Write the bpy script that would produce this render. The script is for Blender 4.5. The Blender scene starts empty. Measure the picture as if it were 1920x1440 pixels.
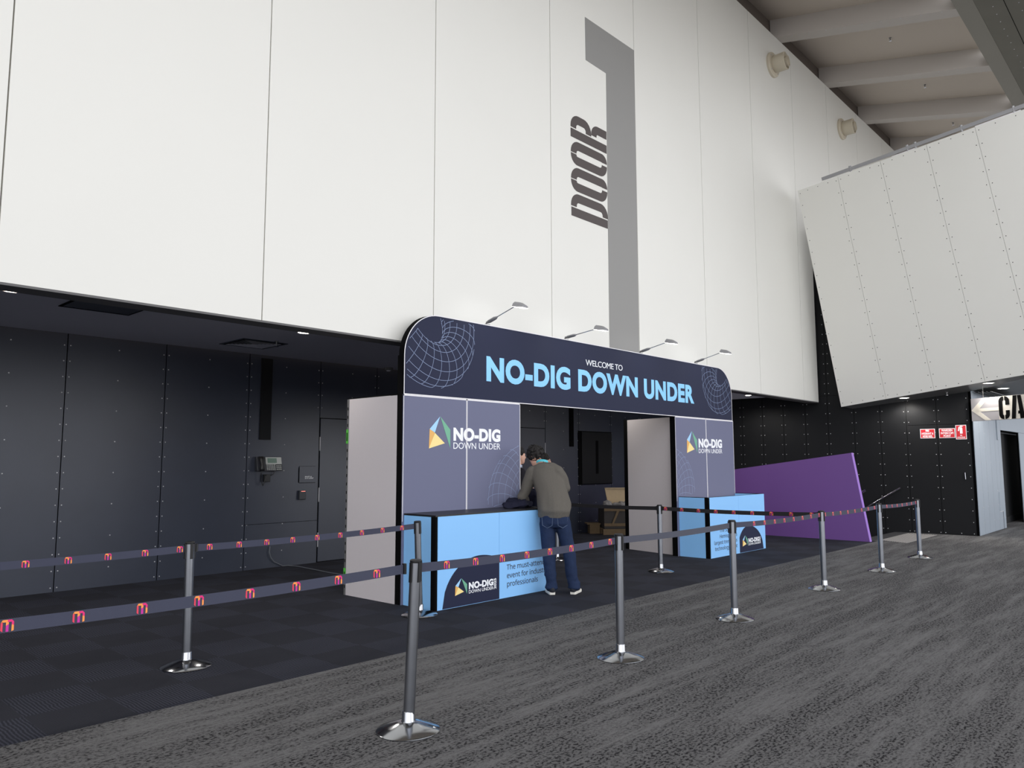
import bpy, bmesh, math, random, os
from mathutils import Vector, Matrix, noise
random.seed(7)
S = bpy.context.scene
COL = S.collection
PI = math.pi

# ------------------------------------------------------------------ camera, sky, exposure
F_PX, YAW, PITCH, ROLL, EYE = 1420.34, math.radians(47.116), math.radians(5.910), math.radians(-0.120), 1.55
cf = Vector((math.sin(YAW)*math.cos(PITCH), math.cos(YAW)*math.cos(PITCH), math.sin(PITCH)))
_r = Vector((math.cos(YAW), -math.sin(YAW), 0)); _u = _r.cross(cf)
cr = _r*math.cos(ROLL) + _u*math.sin(ROLL); cu = _u*math.cos(ROLL) - _r*math.sin(ROLL)
CP = Vector((0, 0, EYE))
cam_data = bpy.data.cameras.new('camera'); cam = bpy.data.objects.new('camera', cam_data); COL.objects.link(cam)
cam_data.sensor_fit = 'HORIZONTAL'; cam_data.sensor_width = 36.0
cam_data.lens = 36.0*F_PX/1920.0
cam_data.clip_start = 0.05; cam_data.clip_end = 300
cam.matrix_world = Matrix(((cr.x, cu.x, -cf.x, CP.x), (cr.y, cu.y, -cf.y, CP.y), (cr.z, cu.z, -cf.z, CP.z), (0, 0, 0, 1)))
S.camera = cam
S.view_settings.view_transform = 'Standard'; S.view_settings.look = 'None'
S.view_settings.gamma = 1.0; S.view_settings.use_curve_mapping = False
S.view_settings.exposure = -0.12

SKY, LOBE, GROUND, LOW = 1.0, 2.0, 0.80, 3.2
world = bpy.data.worlds.new('world'); S.world = world; world.use_nodes = True
wn = world.node_tree.nodes; wl = world.node_tree.links; wn.clear()
w_out = wn.new('ShaderNodeOutputWorld'); w_bg = wn.new('ShaderNodeBackground')
w_tc = wn.new('ShaderNodeTexCoord')
w_dot = wn.new('ShaderNodeVectorMath'); w_dot.operation = 'DOT_PRODUCT'
w_dot.inputs[1].default_value = Vector((-0.64, -0.74, 0.20)).normalized()
w_ramp = wn.new('ShaderNodeMapRange'); w_ramp.interpolation_type = 'SMOOTHSTEP'
w_ramp.inputs['From Min'].default_value = 0.35; w_ramp.inputs['From Max'].default_value = 1.0
w_ramp.inputs['To Min'].default_value = SKY; w_ramp.inputs['To Max'].default_value = SKY + LOBE
w_sep = wn.new('ShaderNodeSeparateXYZ')
w_gr = wn.new('ShaderNodeMapRange'); w_gr.interpolation_type = 'SMOOTHSTEP'
w_gr.inputs['From Min'].default_value = -0.10; w_gr.inputs['From Max'].default_value = 0.08
w_gr.inputs['To Min'].default_value = GROUND; w_gr.inputs['To Max'].default_value = 1.0
w_mul = wn.new('ShaderNodeMath'); w_mul.operation = 'MULTIPLY'
w_col = wn.new('ShaderNodeMix'); w_col.data_type = 'RGBA'
w_col.inputs[6].default_value = (1.0, 0.94, 0.88, 1); w_col.inputs[7].default_value = (0.945, 0.955, 1.0, 1)
wl.new(w_tc.outputs['Generated'], w_dot.inputs[0]); wl.new(w_dot.outputs['Value'], w_ramp.inputs['Value'])
wl.new(w_tc.outputs['Generated'], w_sep.inputs[0]); wl.new(w_sep.outputs['Z'], w_gr.inputs['Value'])
w_dot2 = wn.new('ShaderNodeVectorMath'); w_dot2.operation = 'DOT_PRODUCT'   # added low bright lobe, meant to throw the man's shadow
w_dot2.inputs[1].default_value = Vector((0.56, -0.82, 0.07)).normalized()
w_ramp2 = wn.new('ShaderNodeMapRange'); w_ramp2.interpolation_type = 'SMOOTHSTEP'
w_ramp2.inputs['From Min'].default_value = 0.92; w_ramp2.inputs['From Max'].default_value = 0.985
w_ramp2.inputs['To Min'].default_value = 0.0; w_ramp2.inputs['To Max'].default_value = LOW
w_add = wn.new('ShaderNodeMath'); w_add.operation = 'ADD'
wl.new(w_tc.outputs['Generated'], w_dot2.inputs[0]); wl.new(w_dot2.outputs['Value'], w_ramp2.inputs['Value'])
wl.new(w_ramp.outputs[0], w_add.inputs[0]); wl.new(w_ramp2.outputs[0], w_add.inputs[1])
wl.new(w_add.outputs[0], w_mul.inputs[0]); wl.new(w_gr.outputs[0], w_mul.inputs[1])
wl.new(w_gr.outputs[0], w_col.inputs[0])
wl.new(w_col.outputs[2], w_bg.inputs['Color']); wl.new(w_mul.outputs[0], w_bg.inputs['Strength'])
wl.new(w_bg.outputs[0], w_out.inputs[0])

def area_light(name, loc, rot, sx, sy, power, color=(1, 1, 1), parent=None):
    d = bpy.data.lights.new(name, 'AREA'); d.shape = 'RECTANGLE'; d.size = sx; d.size_y = sy
    d.energy = power; d.color = color
    o = bpy.data.objects.new(name, d); COL.objects.link(o); o.location = loc; o.rotation_euler = rot
    if parent: o.parent = parent
    return o
# concealed warm cove strip at the head of the dark back wall
area_light('cove_light', (5.0, 10.40, 3.36), (0, 0, 0), 26.0, 0.05, 9.0, (1.0, 0.78, 0.62))

# ------------------------------------------------------------------ helpers
def pray(px, py):
    return cr*((px-960)/F_PX) - cu*((py-720)/F_PX) + cf
def at_y(px, py, y):
    d = pray(px, py); return CP + d*(y/d.y)
def at_x(px, py, x):
    d = pray(px, py); return CP + d*(x/d.x)
def at_z(px, py, z=0.0):
    d = pray(px, py); return CP + d*((z-EYE)/d.z)
def on_plane(px, py, p, n):
    d = pray(px, py); n = Vector(n); return CP + d*((Vector(p)-CP).dot(n)/d.dot(n))

def lin(c):
    c = c/255.0
    return c/12.92 if c <= 0.04045 else ((c+0.055)/1.055)**2.4
def rgb(r, g, b): return (lin(r), lin(g), lin(b), 1.0)

MATS = {}
def mat(name, col, rough=0.6, metal=0.0, spec=0.5, var=0.0, vscale=6.0, bump=0.0, bscale=200.0, emit=0.0, coat=0.0):
    m = bpy.data.materials.new(name); m.use_nodes = True
    nt = m.node_tree; b = nt.nodes['Principled BSDF']
    b.inputs['Base Color'].default_value = col; b.inputs['Roughness'].default_value = rough
    b.inputs['Metallic'].default_value = metal; b.inputs['Specular IOR Level'].default_value = spec
    if coat: b.inputs['Coat Weight'].default_value = coat; b.inputs['Coat Roughness'].default_value = 0.1
    if emit:
        b.inputs['Emission Color'].default_value = col; b.inputs['Emission Strength'].default_value = emit
    tc = None
    if var or bump:
        tc = nt.nodes.new('ShaderNodeTexCoord')
    if var:
        n = nt.nodes.new('ShaderNodeTexNoise'); n.inputs['Scale'].default_value = vscale; n.inputs['Detail'].default_value = 5
        nt.links.new(tc.outputs['Object'], n.inputs['Vector'])
        mx = nt.nodes.new('ShaderNodeMix'); mx.data_type = 'RGBA'
        mx.inputs[6].default_value = [c*(1-var) for c in col[:3]]+[1]; mx.inputs[7].default_value = [min(1, c*(1+var)) for c in col[:3]]+[1]
        nt.links.new(n.outputs['Fac'], mx.inputs[0]); nt.links.new(mx.outputs[2], b.inputs['Base Color'])
    if bump:
        n2 = nt.nodes.new('ShaderNodeTexNoise'); n2.inputs['Scale'].default_value = bscale; n2.inputs['Detail'].default_value = 3
        nt.links.new(tc.outputs['Object'], n2.inputs['Vector'])
        bp = nt.nodes.new('ShaderNodeBump'); bp.inputs['Strength'].default_value = bump; bp.inputs['Distance'].default_value = 0.01
        nt.links.new(n2.outputs['Fac'], bp.inputs['Height']); nt.links.new(bp.outputs['Normal'], b.inputs['Normal'])
    MATS[name] = m
    return m

class N:
    """tiny node-graph helper"""
    def __init__(self, m): self.t = m.node_tree
    def math(self, op, a, b=None, c=None):
        n = self.t.nodes.new('ShaderNodeMath'); n.operation = op
        for i, v in enumerate((a, b, c)):
            if v is None: continue
            if isinstance(v, (int, float)): n.inputs[i].default_value = v
            else: self.t.links.new(v, n.inputs[i])
        return n.outputs[0]
    def noise(self, vec, scale, detail=4, rough=0.6):
        n = self.t.nodes.new('ShaderNodeTexNoise'); n.inputs['Scale'].default_value = scale
        n.inputs['Detail'].default_value = detail; n.inputs['Roughness'].default_value = rough
        self.t.links.new(vec, n.inputs['Vector']); return n.outputs['Fac']
    def mapping(self, vec, scale):
        n = self.t.nodes.new('ShaderNodeMapping'); n.inputs['Scale'].default_value = scale
        self.t.links.new(vec, n.inputs['Vector']); return n.outputs[0]
    def range(self, v, a, b, c=0.0, d=1.0):
        n = self.t.nodes.new('ShaderNodeMapRange'); n.interpolation_type = 'SMOOTHSTEP'
        for i, x in zip(('From Min', 'From Max', 'To Min', 'To Max'), (a, b, c, d)): n.inputs[i].default_value = x
        self.t.links.new(v, n.inputs['Value']); return n.outputs[0]
    def mix(self, f, a, b):
        n = self.t.nodes.new('ShaderNodeMix'); n.data_type = 'RGBA'
        for i, v in ((0, f), (6, a), (7, b)):
            if isinstance(v, (tuple, list, int, float)): n.inputs[i].default_value = v
            else: self.t.links.new(v, n.inputs[i])
        return n.outputs[2]

# ---- materials
M_white = mat('painted_panel_white', rgb(227, 226, 219), 0.55, var=0.015, vscale=1.2)
M_seam = mat('seam_shadow_gap', rgb(150, 146, 138), 0.8)
M_grey = mat('painted_figure_grey', rgb(140, 139, 136), 0.55)
M_brown = mat('painted_lettering_brown', rgb(74, 66, 64), 0.6)
M_black = mat('dark_panel', rgb(47, 52, 65), 0.40, spec=0.6, var=0.16, vscale=2.2)
M_blackR = mat('black_panel', rgb(22, 23, 25), 0.6, spec=0.2, var=0.1, vscale=2.0)
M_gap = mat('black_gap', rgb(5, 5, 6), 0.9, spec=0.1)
M_rivet = mat('steel_screw', rgb(205, 205, 208), 0.5, 0.6)
M_soffit = mat('soffit_lightened', rgb(196, 196, 206), 0.75, spec=0.2)  # paint lightened to make up for the little light in the recess
M_lip = mat('soffit_lip', rgb(106, 105, 105), 0.7, spec=0.2)
M_chrome = mat('polished_steel', rgb(172, 174, 178), 0.15, 1.0, bump=0.02, bscale=30)
M_pole = mat('brushed_steel_pole', rgb(152, 155, 161), 0.33, 1.0, var=0.12, vscale=9)
M_plastic = mat('black_plastic', rgb(22, 22, 24), 0.4)
M_belt = mat('belt_webbing', rgb(57, 60, 78), 0.75, bump=0.15, bscale=300)
M_beltshade = mat('belt_webbing_shaded', rgb(20, 19, 24), 0.8)  # belt colour darkened to paint in its shadow side
M_e1 = mat('emblem_red', rgb(226, 62, 88), 0.6); M_e2 = mat('emblem_pink', rgb(222, 40, 118), 0.6)
M_e3 = mat('emblem_orange', rgb(250, 152, 74), 0.6); M_e4 = mat('emblem_magenta', rgb(196, 40, 150), 0.6)
M_navy = mat('header_navy', rgb(43, 47, 68), 0.5, spec=0.1)
M_violet = mat('leg_grey_violet', rgb(111, 114, 138), 0.55, spec=0.15)
M_retgrey = mat('fabric_panel_grey', rgb(200, 194, 196), 0.8, var=0.03, vscale=60)
M_blue = mat('counter_blue', rgb(140, 198, 250), 0.5)
M_trim = mat('white_edge', rgb(232, 230, 232), 0.5)
M_text_blue = mat('lettering_blue', rgb(138, 206, 255), 0.5)
M_text_white = mat('lettering_white', rgb(245, 247, 250), 0.5)
M_text_dark = mat('lettering_dark', rgb(40, 44, 66), 0.5)
M_line = mat('line_art_grey_blue', rgb(140, 156, 190), 0.6)
M_lg_b = mat('logo_blue', rgb(165, 214, 250), 0.5); M_lg_g = mat('logo_green', rgb(112, 178, 146), 0.5)
M_lg_o = mat('logo_orange', rgb(232, 178, 96), 0.5); M_lg_y = mat('logo_yellow', rgb(250, 226, 150), 0.5)
M_alu = mat('aluminium_profile', rgb(140, 140, 140), 0.45, 0.6)
M_clip = mat('green_clip', rgb(90, 190, 70), 0.5)
M_lampgrey = mat('lamp_grey', rgb(150, 150, 152), 0.4, 0.3)
M_lampglass = mat('lamp_lens', (1.0, 0.97, 0.9, 1), 0.4, emit=4.0)
M_dl = mat('downlight_lens', (1.0, 0.97, 0.92, 1), 0.4, emit=7.0)
M_purple = mat('purple_paint', rgb(110, 74, 142), 0.55)
M_beige = mat('nozzle_beige', rgb(205, 196, 176), 0.5)
M_red = mat('sign_red', rgb(200, 30, 42), 0.5)
M_roof = mat('roof_panel_grey', rgb(200, 190, 179), 0.8, spec=0.2)
M_beam = mat('roof_beam_grey', rgb(192, 186, 180), 0.7, spec=0.3)
M_roofd = mat('roof_bulkhead', rgb(116, 107, 100), 0.85, spec=0.1)
M_perf = mat('perforated_ceiling', rgb(120, 118, 109), 0.75, spec=0.2, var=0.12, vscale=1.3)
M_strip = mat('ceiling_edge_strip', rgb(142, 139, 130), 0.75)
M_silver = mat('silver_cladding', rgb(154, 164, 174), 0.45, 0.35, var=0.05, vscale=2)
M_under = mat('silver_soffit', rgb(120, 122, 122), 0.4, 0.4, var=0.2, vscale=1.5)
M_signgrey = mat('sign_grey', rgb(168, 165, 168), 0.6)
M_signbeige = mat('sign_beige', rgb(226, 220, 208), 0.6)
M_wood = mat('plywood', rgb(198, 176, 142), 0.7, var=0.12, vscale=14)
M_pallet = mat('pallet_timber', rgb(112, 94, 70), 0.8, var=0.2, vscale=20)
M_crate = mat('dark_crate', rgb(60, 56, 54), 0.7, var=0.15, vscale=10)
M_wrap = mat('grey_plastic_wrap', rgb(130, 128, 128), 0.35, bump=0.5, bscale=25)
M_skin = mat('skin', rgb(205, 160, 138), 0.55, var=0.05, vscale=20)
M_hair = mat('dark_hair', rgb(22, 18, 17), 0.75, bump=0.6, bscale=120)
M_sweater = mat('olive_grey_knit', rgb(102, 98, 92), 0.95, spec=0.1, var=0.16, vscale=130, bump=0.8, bscale=220)
M_jeans = mat('indigo_denim', rgb(34, 46, 72), 0.85, spec=0.15, var=0.3, vscale=12, bump=0.3, bscale=60)
M_stitch = mat('denim_stitching', rgb(70, 84, 108), 0.9)
M_sole = mat('white_rubber_sole', rgb(226, 222, 212), 0.6)
M_shoe = mat('dark_suede', rgb(26, 29, 38), 0.8)
M_cyan = mat('lanyard_cyan', rgb(80, 190, 205), 0.6)
M_suit = mat('dark_suit', rgb(28, 26, 32), 0.8, spec=0.2)
M_shirt = mat('pale_shirt', rgb(170, 178, 196), 0.8)
M_navycloth = mat('navy_cloth', rgb(26, 27, 44), 0.8, spec=0.2, bump=0.4, bscale=40)
M_lime = mat('lime_tag', rgb(190, 205, 110), 0.7)
M_phone = mat('phone_body', rgb(42, 44, 50), 0.45); M_phsil = mat('phone_silver', rgb(168, 172, 170), 0.4, 0.2)
M_lcd = mat('phone_display', rgb(96, 120, 110), 0.3); M_cable = mat('cable_grey', rgb(96, 100, 106), 0.5)
M_led = mat('red_led', (1.0, 0.25, 0.2, 1), 0.4, emit=1.2)
M_tact = mat('steel_tactile', rgb(176, 172, 168), 0.4, 0.5)
M_stair = mat('stair_dark', rgb(42, 42, 45), 0.8)

# carpets
def carpet_light():
    m = bpy.data.materials.new('carpet_striated_grey'); m.use_nodes = True; h = N(m); nt = m.node_tree
    b = nt.nodes['Principled BSDF']; b.inputs['Roughness'].default_value = 0.95; b.inputs['Specular IOR Level'].default_value = 0.08
    tc = nt.nodes.new('ShaderNodeTexCoord'); v = tc.outputs['Object']
    streak = h.noise(h.mapping(v, (0.7, 6.5, 1)), 1.0, 6, 0.7)
    broad = h.noise(h.mapping(v, (0.35, 1.6, 1)), 1.0, 3, 0.5)
    fleck = h.noise(h.mapping(v, (40, 62, 1)), 1.0, 3, 0.6)
    fine = h.noise(h.mapping(v, (8, 60, 1)), 1.0, 3, 0.7)
    tuft = h.noise(v, 170, 2, 0.6)
    mask = h.range(h.math('ADD', h.math('MULTIPLY', streak, 0.75), h.math('MULTIPLY', broad, 0.25)), 0.36, 0.60)
    fl = h.math('MULTIPLY', h.range(fleck, 0.48, 0.60), mask)
    fn = h.math('MULTIPLY', h.range(fine, 0.45, 0.7), 0.35)
    dark = h.math('MINIMUM', h.math('ADD', h.math('MULTIPLY', fl, 0.85), h.math('ADD', fn, h.math('MULTIPLY', mask, 0.22))), 1.0)
    c = h.mix(dark, rgb(117, 116, 116), rgb(34, 33, 35))
    c = h.mix(h.math('MULTIPLY', h.range(tuft, 0.3, 0.7), 0.35), c, rgb(50, 49, 50))
    nt.links.new(c, b.inputs['Base Color'])
    bp = nt.nodes.new('ShaderNodeBump'); bp.inputs['Strength'].default_value = 0.5; bp.inputs['Distance'].default_value = 0.004
    nt.links.new(tuft, bp.inputs['Height']); nt.links.new(bp.outputs['Normal'], b.inputs['Normal'])
    return m
def carpet_dark():
    m = bpy.data.materials.new('carpet_tile_charcoal'); m.use_nodes = True; h = N(m); nt = m.node_tree
    b = nt.nodes['Principled BSDF']; b.inputs['Roughness'].default_value = 0.95; b.inputs['Specular IOR Level'].default_value = 0.08
    tc = nt.nodes.new('ShaderNodeTexCoord'); v = tc.outputs['Object']
    sp = nt.nodes.new('ShaderNodeSeparateXYZ'); nt.links.new(v, sp.inputs[0])
    x, y = sp.outputs['X'], sp.outputs['Y']
    par = h.math('MODULO', h.math('ADD', h.math('FLOOR', h.math('MULTIPLY', x, 2.0)), h.math('FLOOR', h.math('MULTIPLY', y, 2.0))), 2.0)
    par = h.math('ABSOLUTE', par)
    wob = h.noise(h.mapping(v, (5, 9, 1)), 1.0, 2, 0.5)
    wave = h.math('SINE', h.math('ADD', h.math('MULTIPLY', x, 300.0), h.math('MULTIPLY', wob, 9.0)))
    wave2 = h.math('SINE', h.math('ADD', h.math('MULTIPLY', y, 420.0), h.math('MULTIPLY', wob, 20.0)))
    ridg = h.range(wave, -0.4, 0.7)
    tuft = h.noise(v, 150, 2, 0.6)
    blot = h.noise(v, 1.1, 4, 0.6)
    lt = h.mix(ridg, rgb(43, 44, 51), rgb(66, 68, 78))
    dk = h.mix(h.range(wave2, -1, 1), rgb(39, 40, 45), rgb(57, 58, 65))
    c = h.mix(par, lt, dk)
    c = h.mix(h.math('MULTIPLY', h.range(tuft, 0.3, 0.7), 0.4), c, rgb(44, 44, 50))
    c = h.mix(h.math('MULTIPLY', h.range(blot, 0.35, 0.7), 0.22), c, rgb(30, 30, 33))
    nt.links.new(c, b.inputs['Base Color'])
    bp = nt.nodes.new('ShaderNodeBump'); bp.inputs['Strength'].default_value = 0.4; bp.inputs['Distance'].default_value = 0.004
    nt.links.new(tuft, bp.inputs['Height']); nt.links.new(bp.outputs['Normal'], b.inputs['Normal'])
    return m
M_carpet = carpet_light(); M_tiles = carpet_dark()

# ---- mesh builder
class MB:
    def __init__(self): self.v = []; self.f = []; self.m = []
    def add(self, verts, faces, mi=0):
        b = len(self.v); self.v += [Vector(p) for p in verts]
        for f in faces: self.f.append([b+i for i in f]); self.m.append(mi)
    def box(self, x0, x1, y0, y1, z0, z1, mi=0):
        self.prism([(x0, y0, z0), (x1, y0, z0), (x1, y1, z0), (x0, y1, z0)], (0, 0, z1-z0), mi)
    def prism(self, pts, vec, mi=0, side=None):
        pts = [Vector(p) for p in pts]; vec = Vector(vec); n = len(pts)
        nrm = Vector((0, 0, 0))
        for i in range(n):
            nrm += (pts[i]-pts[0]).cross(pts[(i+1) % n]-pts[0])
        if nrm.dot(vec) < 0: pts = pts[::-1]
        vs = pts + [p+vec for p in pts]
        self.add(vs, [list(range(n-1, -1, -1)), list(range(n, 2*n))], mi)
        b = len(self.v)-2*n
        for i in range(n):
            j = (i+1) % n
            self.f.append([b+i, b+j, b+n+j, b+n+i]); self.m.append(mi if side is None else side)
    def obox(self, o, u, v, w, mi=0):
        o, u, v, w = map(Vector, (o, u, v, w)); self.prism([o, o+u, o+u+v, o+v], w, mi)
    def tube(self, pts, r, seg=10, mi=0, cap=True):
        pts = [Vector(p) for p in pts]; n = len(pts)
        rr = r if isinstance(r, (list, tuple)) else [r]*n
        b = len(self.v); ref = None
        for i, p in enumerate(pts):
            t = (pts[min(i+1, n-1)]-pts[max(i-1, 0)]).normalized()
            if ref is None:
                ref = Vector((0, 0, 1)) if abs(t.z) < 0.9 else Vector((1, 0, 0))
            a = (ref - t*ref.dot(t)).normalized(); c = t.cross(a); ref = a
            for k in range(seg):
                an = 2*PI*k/seg; self.v.append(p + a*(rr[i]*math.cos(an)) + c*(rr[i]*math.sin(an)))
        for i in range(n-1):
            for k in range(seg):
                k2 = (k+1) % seg
                self.f.append([b+i*seg+k, b+i*seg+k2, b+(i+1)*seg+k2, b+(i+1)*seg+k]); self.m.append(mi)
        if cap:
            self.f.append([b+k for k in range(seg)][::-1]); self.m.append(mi)
            self.f.append([b+(n-1)*seg+k for k in range(seg)]); self.m.append(mi)
    def lathe(self, prof, o=(0, 0, 0), axis=(0, 0, 1), seg=40, mi=0):
        o = Vector(o); ax = Vector(axis).normalized()
        a = ax.orthogonal().normalized(); c = ax.cross(a); b = len(self.v); n = len(prof)
        for r, h in prof:
            for k in range(seg):
                an = 2*PI*k/seg; self.v.append(o + ax*h + a*(r*math.cos(an)) + c*(r*math.sin(an)))
        for i in range(n-1):
            for k in range(seg):
                k2 = (k+1) % seg
                self.f.append([b+i*seg+k, b+i*seg+k2, b+(i+1)*seg+k2, b+(i+1)*seg+k]); self.m.append(mi)
        if prof[0][0] > 1e-6: self.f.append([b+k for k in range(seg)][::-1]); self.m.append(mi)
        if prof[-1][0] > 1e-6: self.f.append([b+(n-1)*seg+k for k in range(seg)]); self.m.append(mi)
    def loft(self, rings, seg=18, mi=0):
        """rings: (centre, half-axis vector a, half-axis vector b)"""
        b = len(self.v); n = len(rings)
        for c, a, d in rings:
            c, a, d = Vector(c), Vector(a), Vector(d)
            for k in range(seg):
                an = 2*PI*k/seg; self.v.append(c + a*math.cos(an) + d*math.sin(an))
        for i in range(n-1):
            for k in range(seg):
                k2 = (k+1) % seg
                self.f.append([b+i*seg+k, b+i*seg+k2, b+(i+1)*seg+k2, b+(i+1)*seg+k]); self.m.append(mi)
        self.f.append([b+k for k in range(seg)][::-1]); self.m.append(mi)
        self.f.append([b+(n-1)*seg+k for k in range(seg)]); self.m.append(mi)
    def ell(self, c, a, b_, d, mi=0, nu=16, nv=10):
        c, a, b_, d = map(Vector, (c, a, b_, d)); b = len(self.v)
        self.v.append(c - d)
        for j in range(1, nv):
            th = -PI/2 + PI*j/nv
            for k in range(nu):
                an = 2*PI*k/nu
                self.v.append(c + d*math.sin(th) + (a*math.cos(an)+b_*math.sin(an))*math.cos(th))
        self.v.append(c + d); top = len(self.v)-1
        for k in range(nu):
            k2 = (k+1) % nu
            self.f.append([b, b+1+k2, b+1+k]); self.m.append(mi)
            self.f.append([top, top-nu+k, top-nu+k2]); self.m.append(mi)
            for j in range(nv-2):
                s = b+1+j*nu
                self.f.append([s+k, s+k2, s+nu+k2, s+nu+k]); self.m.append(mi)
    def ribbon(self, path, w, nrm, thick=0.0, mi=0, closed=False):
        """flat strip of width w along a 3-D path lying in the plane with normal nrm"""
        p = [Vector(q) for q in path]; n = len(p); nrm = Vector(nrm).normalized(); L = []; R = []
        for i in range(n):
            if closed: a, c = p[i-1], p[(i+1) % n]
            else: a, c = p[max(i-1, 0)], p[min(i+1, n-1)]
            d0 = (p[i]-a).normalized() if (p[i]-a).length > 1e-9 else (c-p[i]).normalized()
            d1 = (c-p[i]).normalized() if (c-p[i]).length > 1e-9 else d0
            t = (d0+d1); t = t.normalized() if t.length > 1e-6 else d0
            s = nrm.cross(t); k = max(0.35, s.dot(nrm.cross(d1)))
            L.append(p[i]+s*(w/2/k)); R.append(p[i]-s*(w/2/k))
        for i in range(n if closed else n-1):
            j = (i+1) % n
            if thick: self.prism([L[i], R[i], R[j], L[j]], nrm*thick, mi)
            else: self.add([L[i], R[i], R[j], L[j]], [[0, 1, 2, 3]], mi)
    def build(self, name, mats, parent=None, smooth=False, origin=None, bevel=0.0):
        me = bpy.data.meshes.new(name)
        o3 = Vector(origin) if origin is not None else (parent_origin(parent) if parent else Vector((0, 0, 0)))
        me.from_pydata([v-o3 for v in self.v], [], self.f)
        if not isinstance(mats, (list, tuple)): mats = [mats]
        for m in mats: me.materials.append(m)
        me.polygons.foreach_set('material_index', self.m)
        if smooth is True: me.polygons.foreach_set('use_smooth', [True]*len(self.f))
        me.update(); me.validate()
        o = bpy.data.objects.new(name, me); COL.objects.link(o)
        if smooth == 'auto': smooth_by_angle(me, math.radians(38))
        if parent: o.parent = parent
        if not parent: o.location = o3
        o['_o'] = list(o3) if False else [o3.x, o3.y, o3.z]
        if bevel:
            bv = o.modifiers.new('bevel', 'BEVEL'); bv.width = bevel; bv.segments = 2; bv.limit_method = 'ANGLE'
        return o
ORIG = {}
def parent_origin(p):
    q = p
    while q is not None:
        if q.name in ORIG: return ORIG[q.name]
        q = q.parent
    return Vector((0, 0, 0))
def smooth_by_angle(me, ang):
    bm = bmesh.new(); bm.from_mesh(me)
    for f in bm.faces: f.smooth = True
    for e in bm.edges:
        if len(e.link_faces) == 2: e.smooth = e.calc_face_angle(0) < ang
        else: e.smooth = False
    bm.to_mesh(me); bm.free()

def tag(o, label=None, cat=None, group=None, kind=None):
    if label: o['label'] = label
    if cat: o['category'] = cat
    if group: o['group'] = group
    if kind: o['kind'] = kind
    return o
def thing(name, loc, label, cat, group=None):
    o = bpy.data.objects.new(name, None); COL.objects.link(o); o.location = loc
    o.empty_display_size = 0.1
    ORIG[o.name] = Vector(loc)
    return tag(o, label, cat, group)
def struct(mb, name, mats, label, **kw):
    o = mb.build(name, mats, **kw); tag(o, label, name.split('_')[0].split('.')[0], None, 'structure'); return o
def solo(mb, name, mats, label, cat, group=None, origin=None, **kw):
    o = mb.build(name, mats, origin=origin, **kw); return tag(o, label, cat, group)

# ---- text
FONT = None
try:
    FONT = bpy.data.fonts.load(os.path.join(bpy.utils.system_resource('DATAFILES'), 'fonts', 'NotoSansHebrew-Regular.woff2'))
except Exception:
    FONT = None
def text_mesh(name, body, o, u, v, width, height, m, parent=None, bold=0.0, thick=0.002, spacing=1.0, align='LEFT', line=1.0):
    """lettering fitted to a width x height box whose lower-left corner is o; u right, v up"""
    c = bpy.data.curves.new('t', 'FONT'); c.body = body; c.size = 1.0; c.offset = bold; c.space_character = spacing
    c.align_x = align; c.space_line = line; c.resolution_u = 5
    if bold > 0: c.offset = 0.0; c.extrude = 0.002; c.bevel_depth = bold; c.bevel_resolution = 0
    if FONT and body != body.upper(): c.font = FONT
    to = bpy.data.objects.new('t', c); COL.objects.link(to)
    dg = bpy.context.evaluated_depsgraph_get(); ev = to.evaluated_get(dg)
    me0 = bpy.data.meshes.new_from_object(ev)
    vs = [p.co.copy() for p in me0.vertices]; fs = [list(p.vertices) for p in me0.polygons]
    bpy.data.objects.remove(to, do_unlink=True); bpy.data.meshes.remove(me0)
    x0 = min(p.x for p in vs); x1 = max(p.x for p in vs); y0 = min(p.y for p in vs); y1 = max(p.y for p in vs)
    o, u, v = Vector(o), Vector(u).normalized(), Vector(v).normalized(); n = u.cross(v)
    sx = width/(x1-x0); sy = height/(y1-y0)
    mb = MB()
    if bold > 0:
        z0 = min(p.z for p in vs); z1 = max(p.z for p in vs); sz = thick/(z1-z0)
        mb.add([o + u*((p.x-x0)*sx) + v*((p.y-y0)*sy) + n*((p.z-z0)*sz) for p in vs], fs)
        return mb.build(name, m, parent)
    pts = [o + u*((p.x-x0)*sx) + v*((p.y-y0)*sy) + n*thick for p in vs]
    mb.add(pts, fs)
    # edge skirts down to the board
    cnt = {}
    for f in fs:
        for i in range(len(f)):
            k = (f[i], f[(i+1) % len(f)]); cnt[k] = cnt.get(k, 0)+1
    for (a, b) in list(cnt):
        if (b, a) not in cnt:
            mb.add([pts[a], pts[b], pts[b]-n*thick, pts[a]-n*thick], [[1, 0, 3, 2]])
    return mb.build(name, m, parent)

def rivet(mb, p, n, r, mi):
    p, n = Vector(p), Vector(n).normalized(); a = n.orthogonal().normalized(); c = n.cross(a); b = []
    for k in range(6):
        an = 2*PI*k/6; b.append(p + a*(r*math.cos(an)) + c*(r*math.sin(an)))
    t = [p + n*(r*0.6) + (q-p)*0.6 for q in b]
    mb.add(b+t, [[k, (k+1) % 6, 6+(k+1) % 6, 6+k] for k in range(6)] + [[6, 7, 8, 9, 10, 11]], mi)

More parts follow.
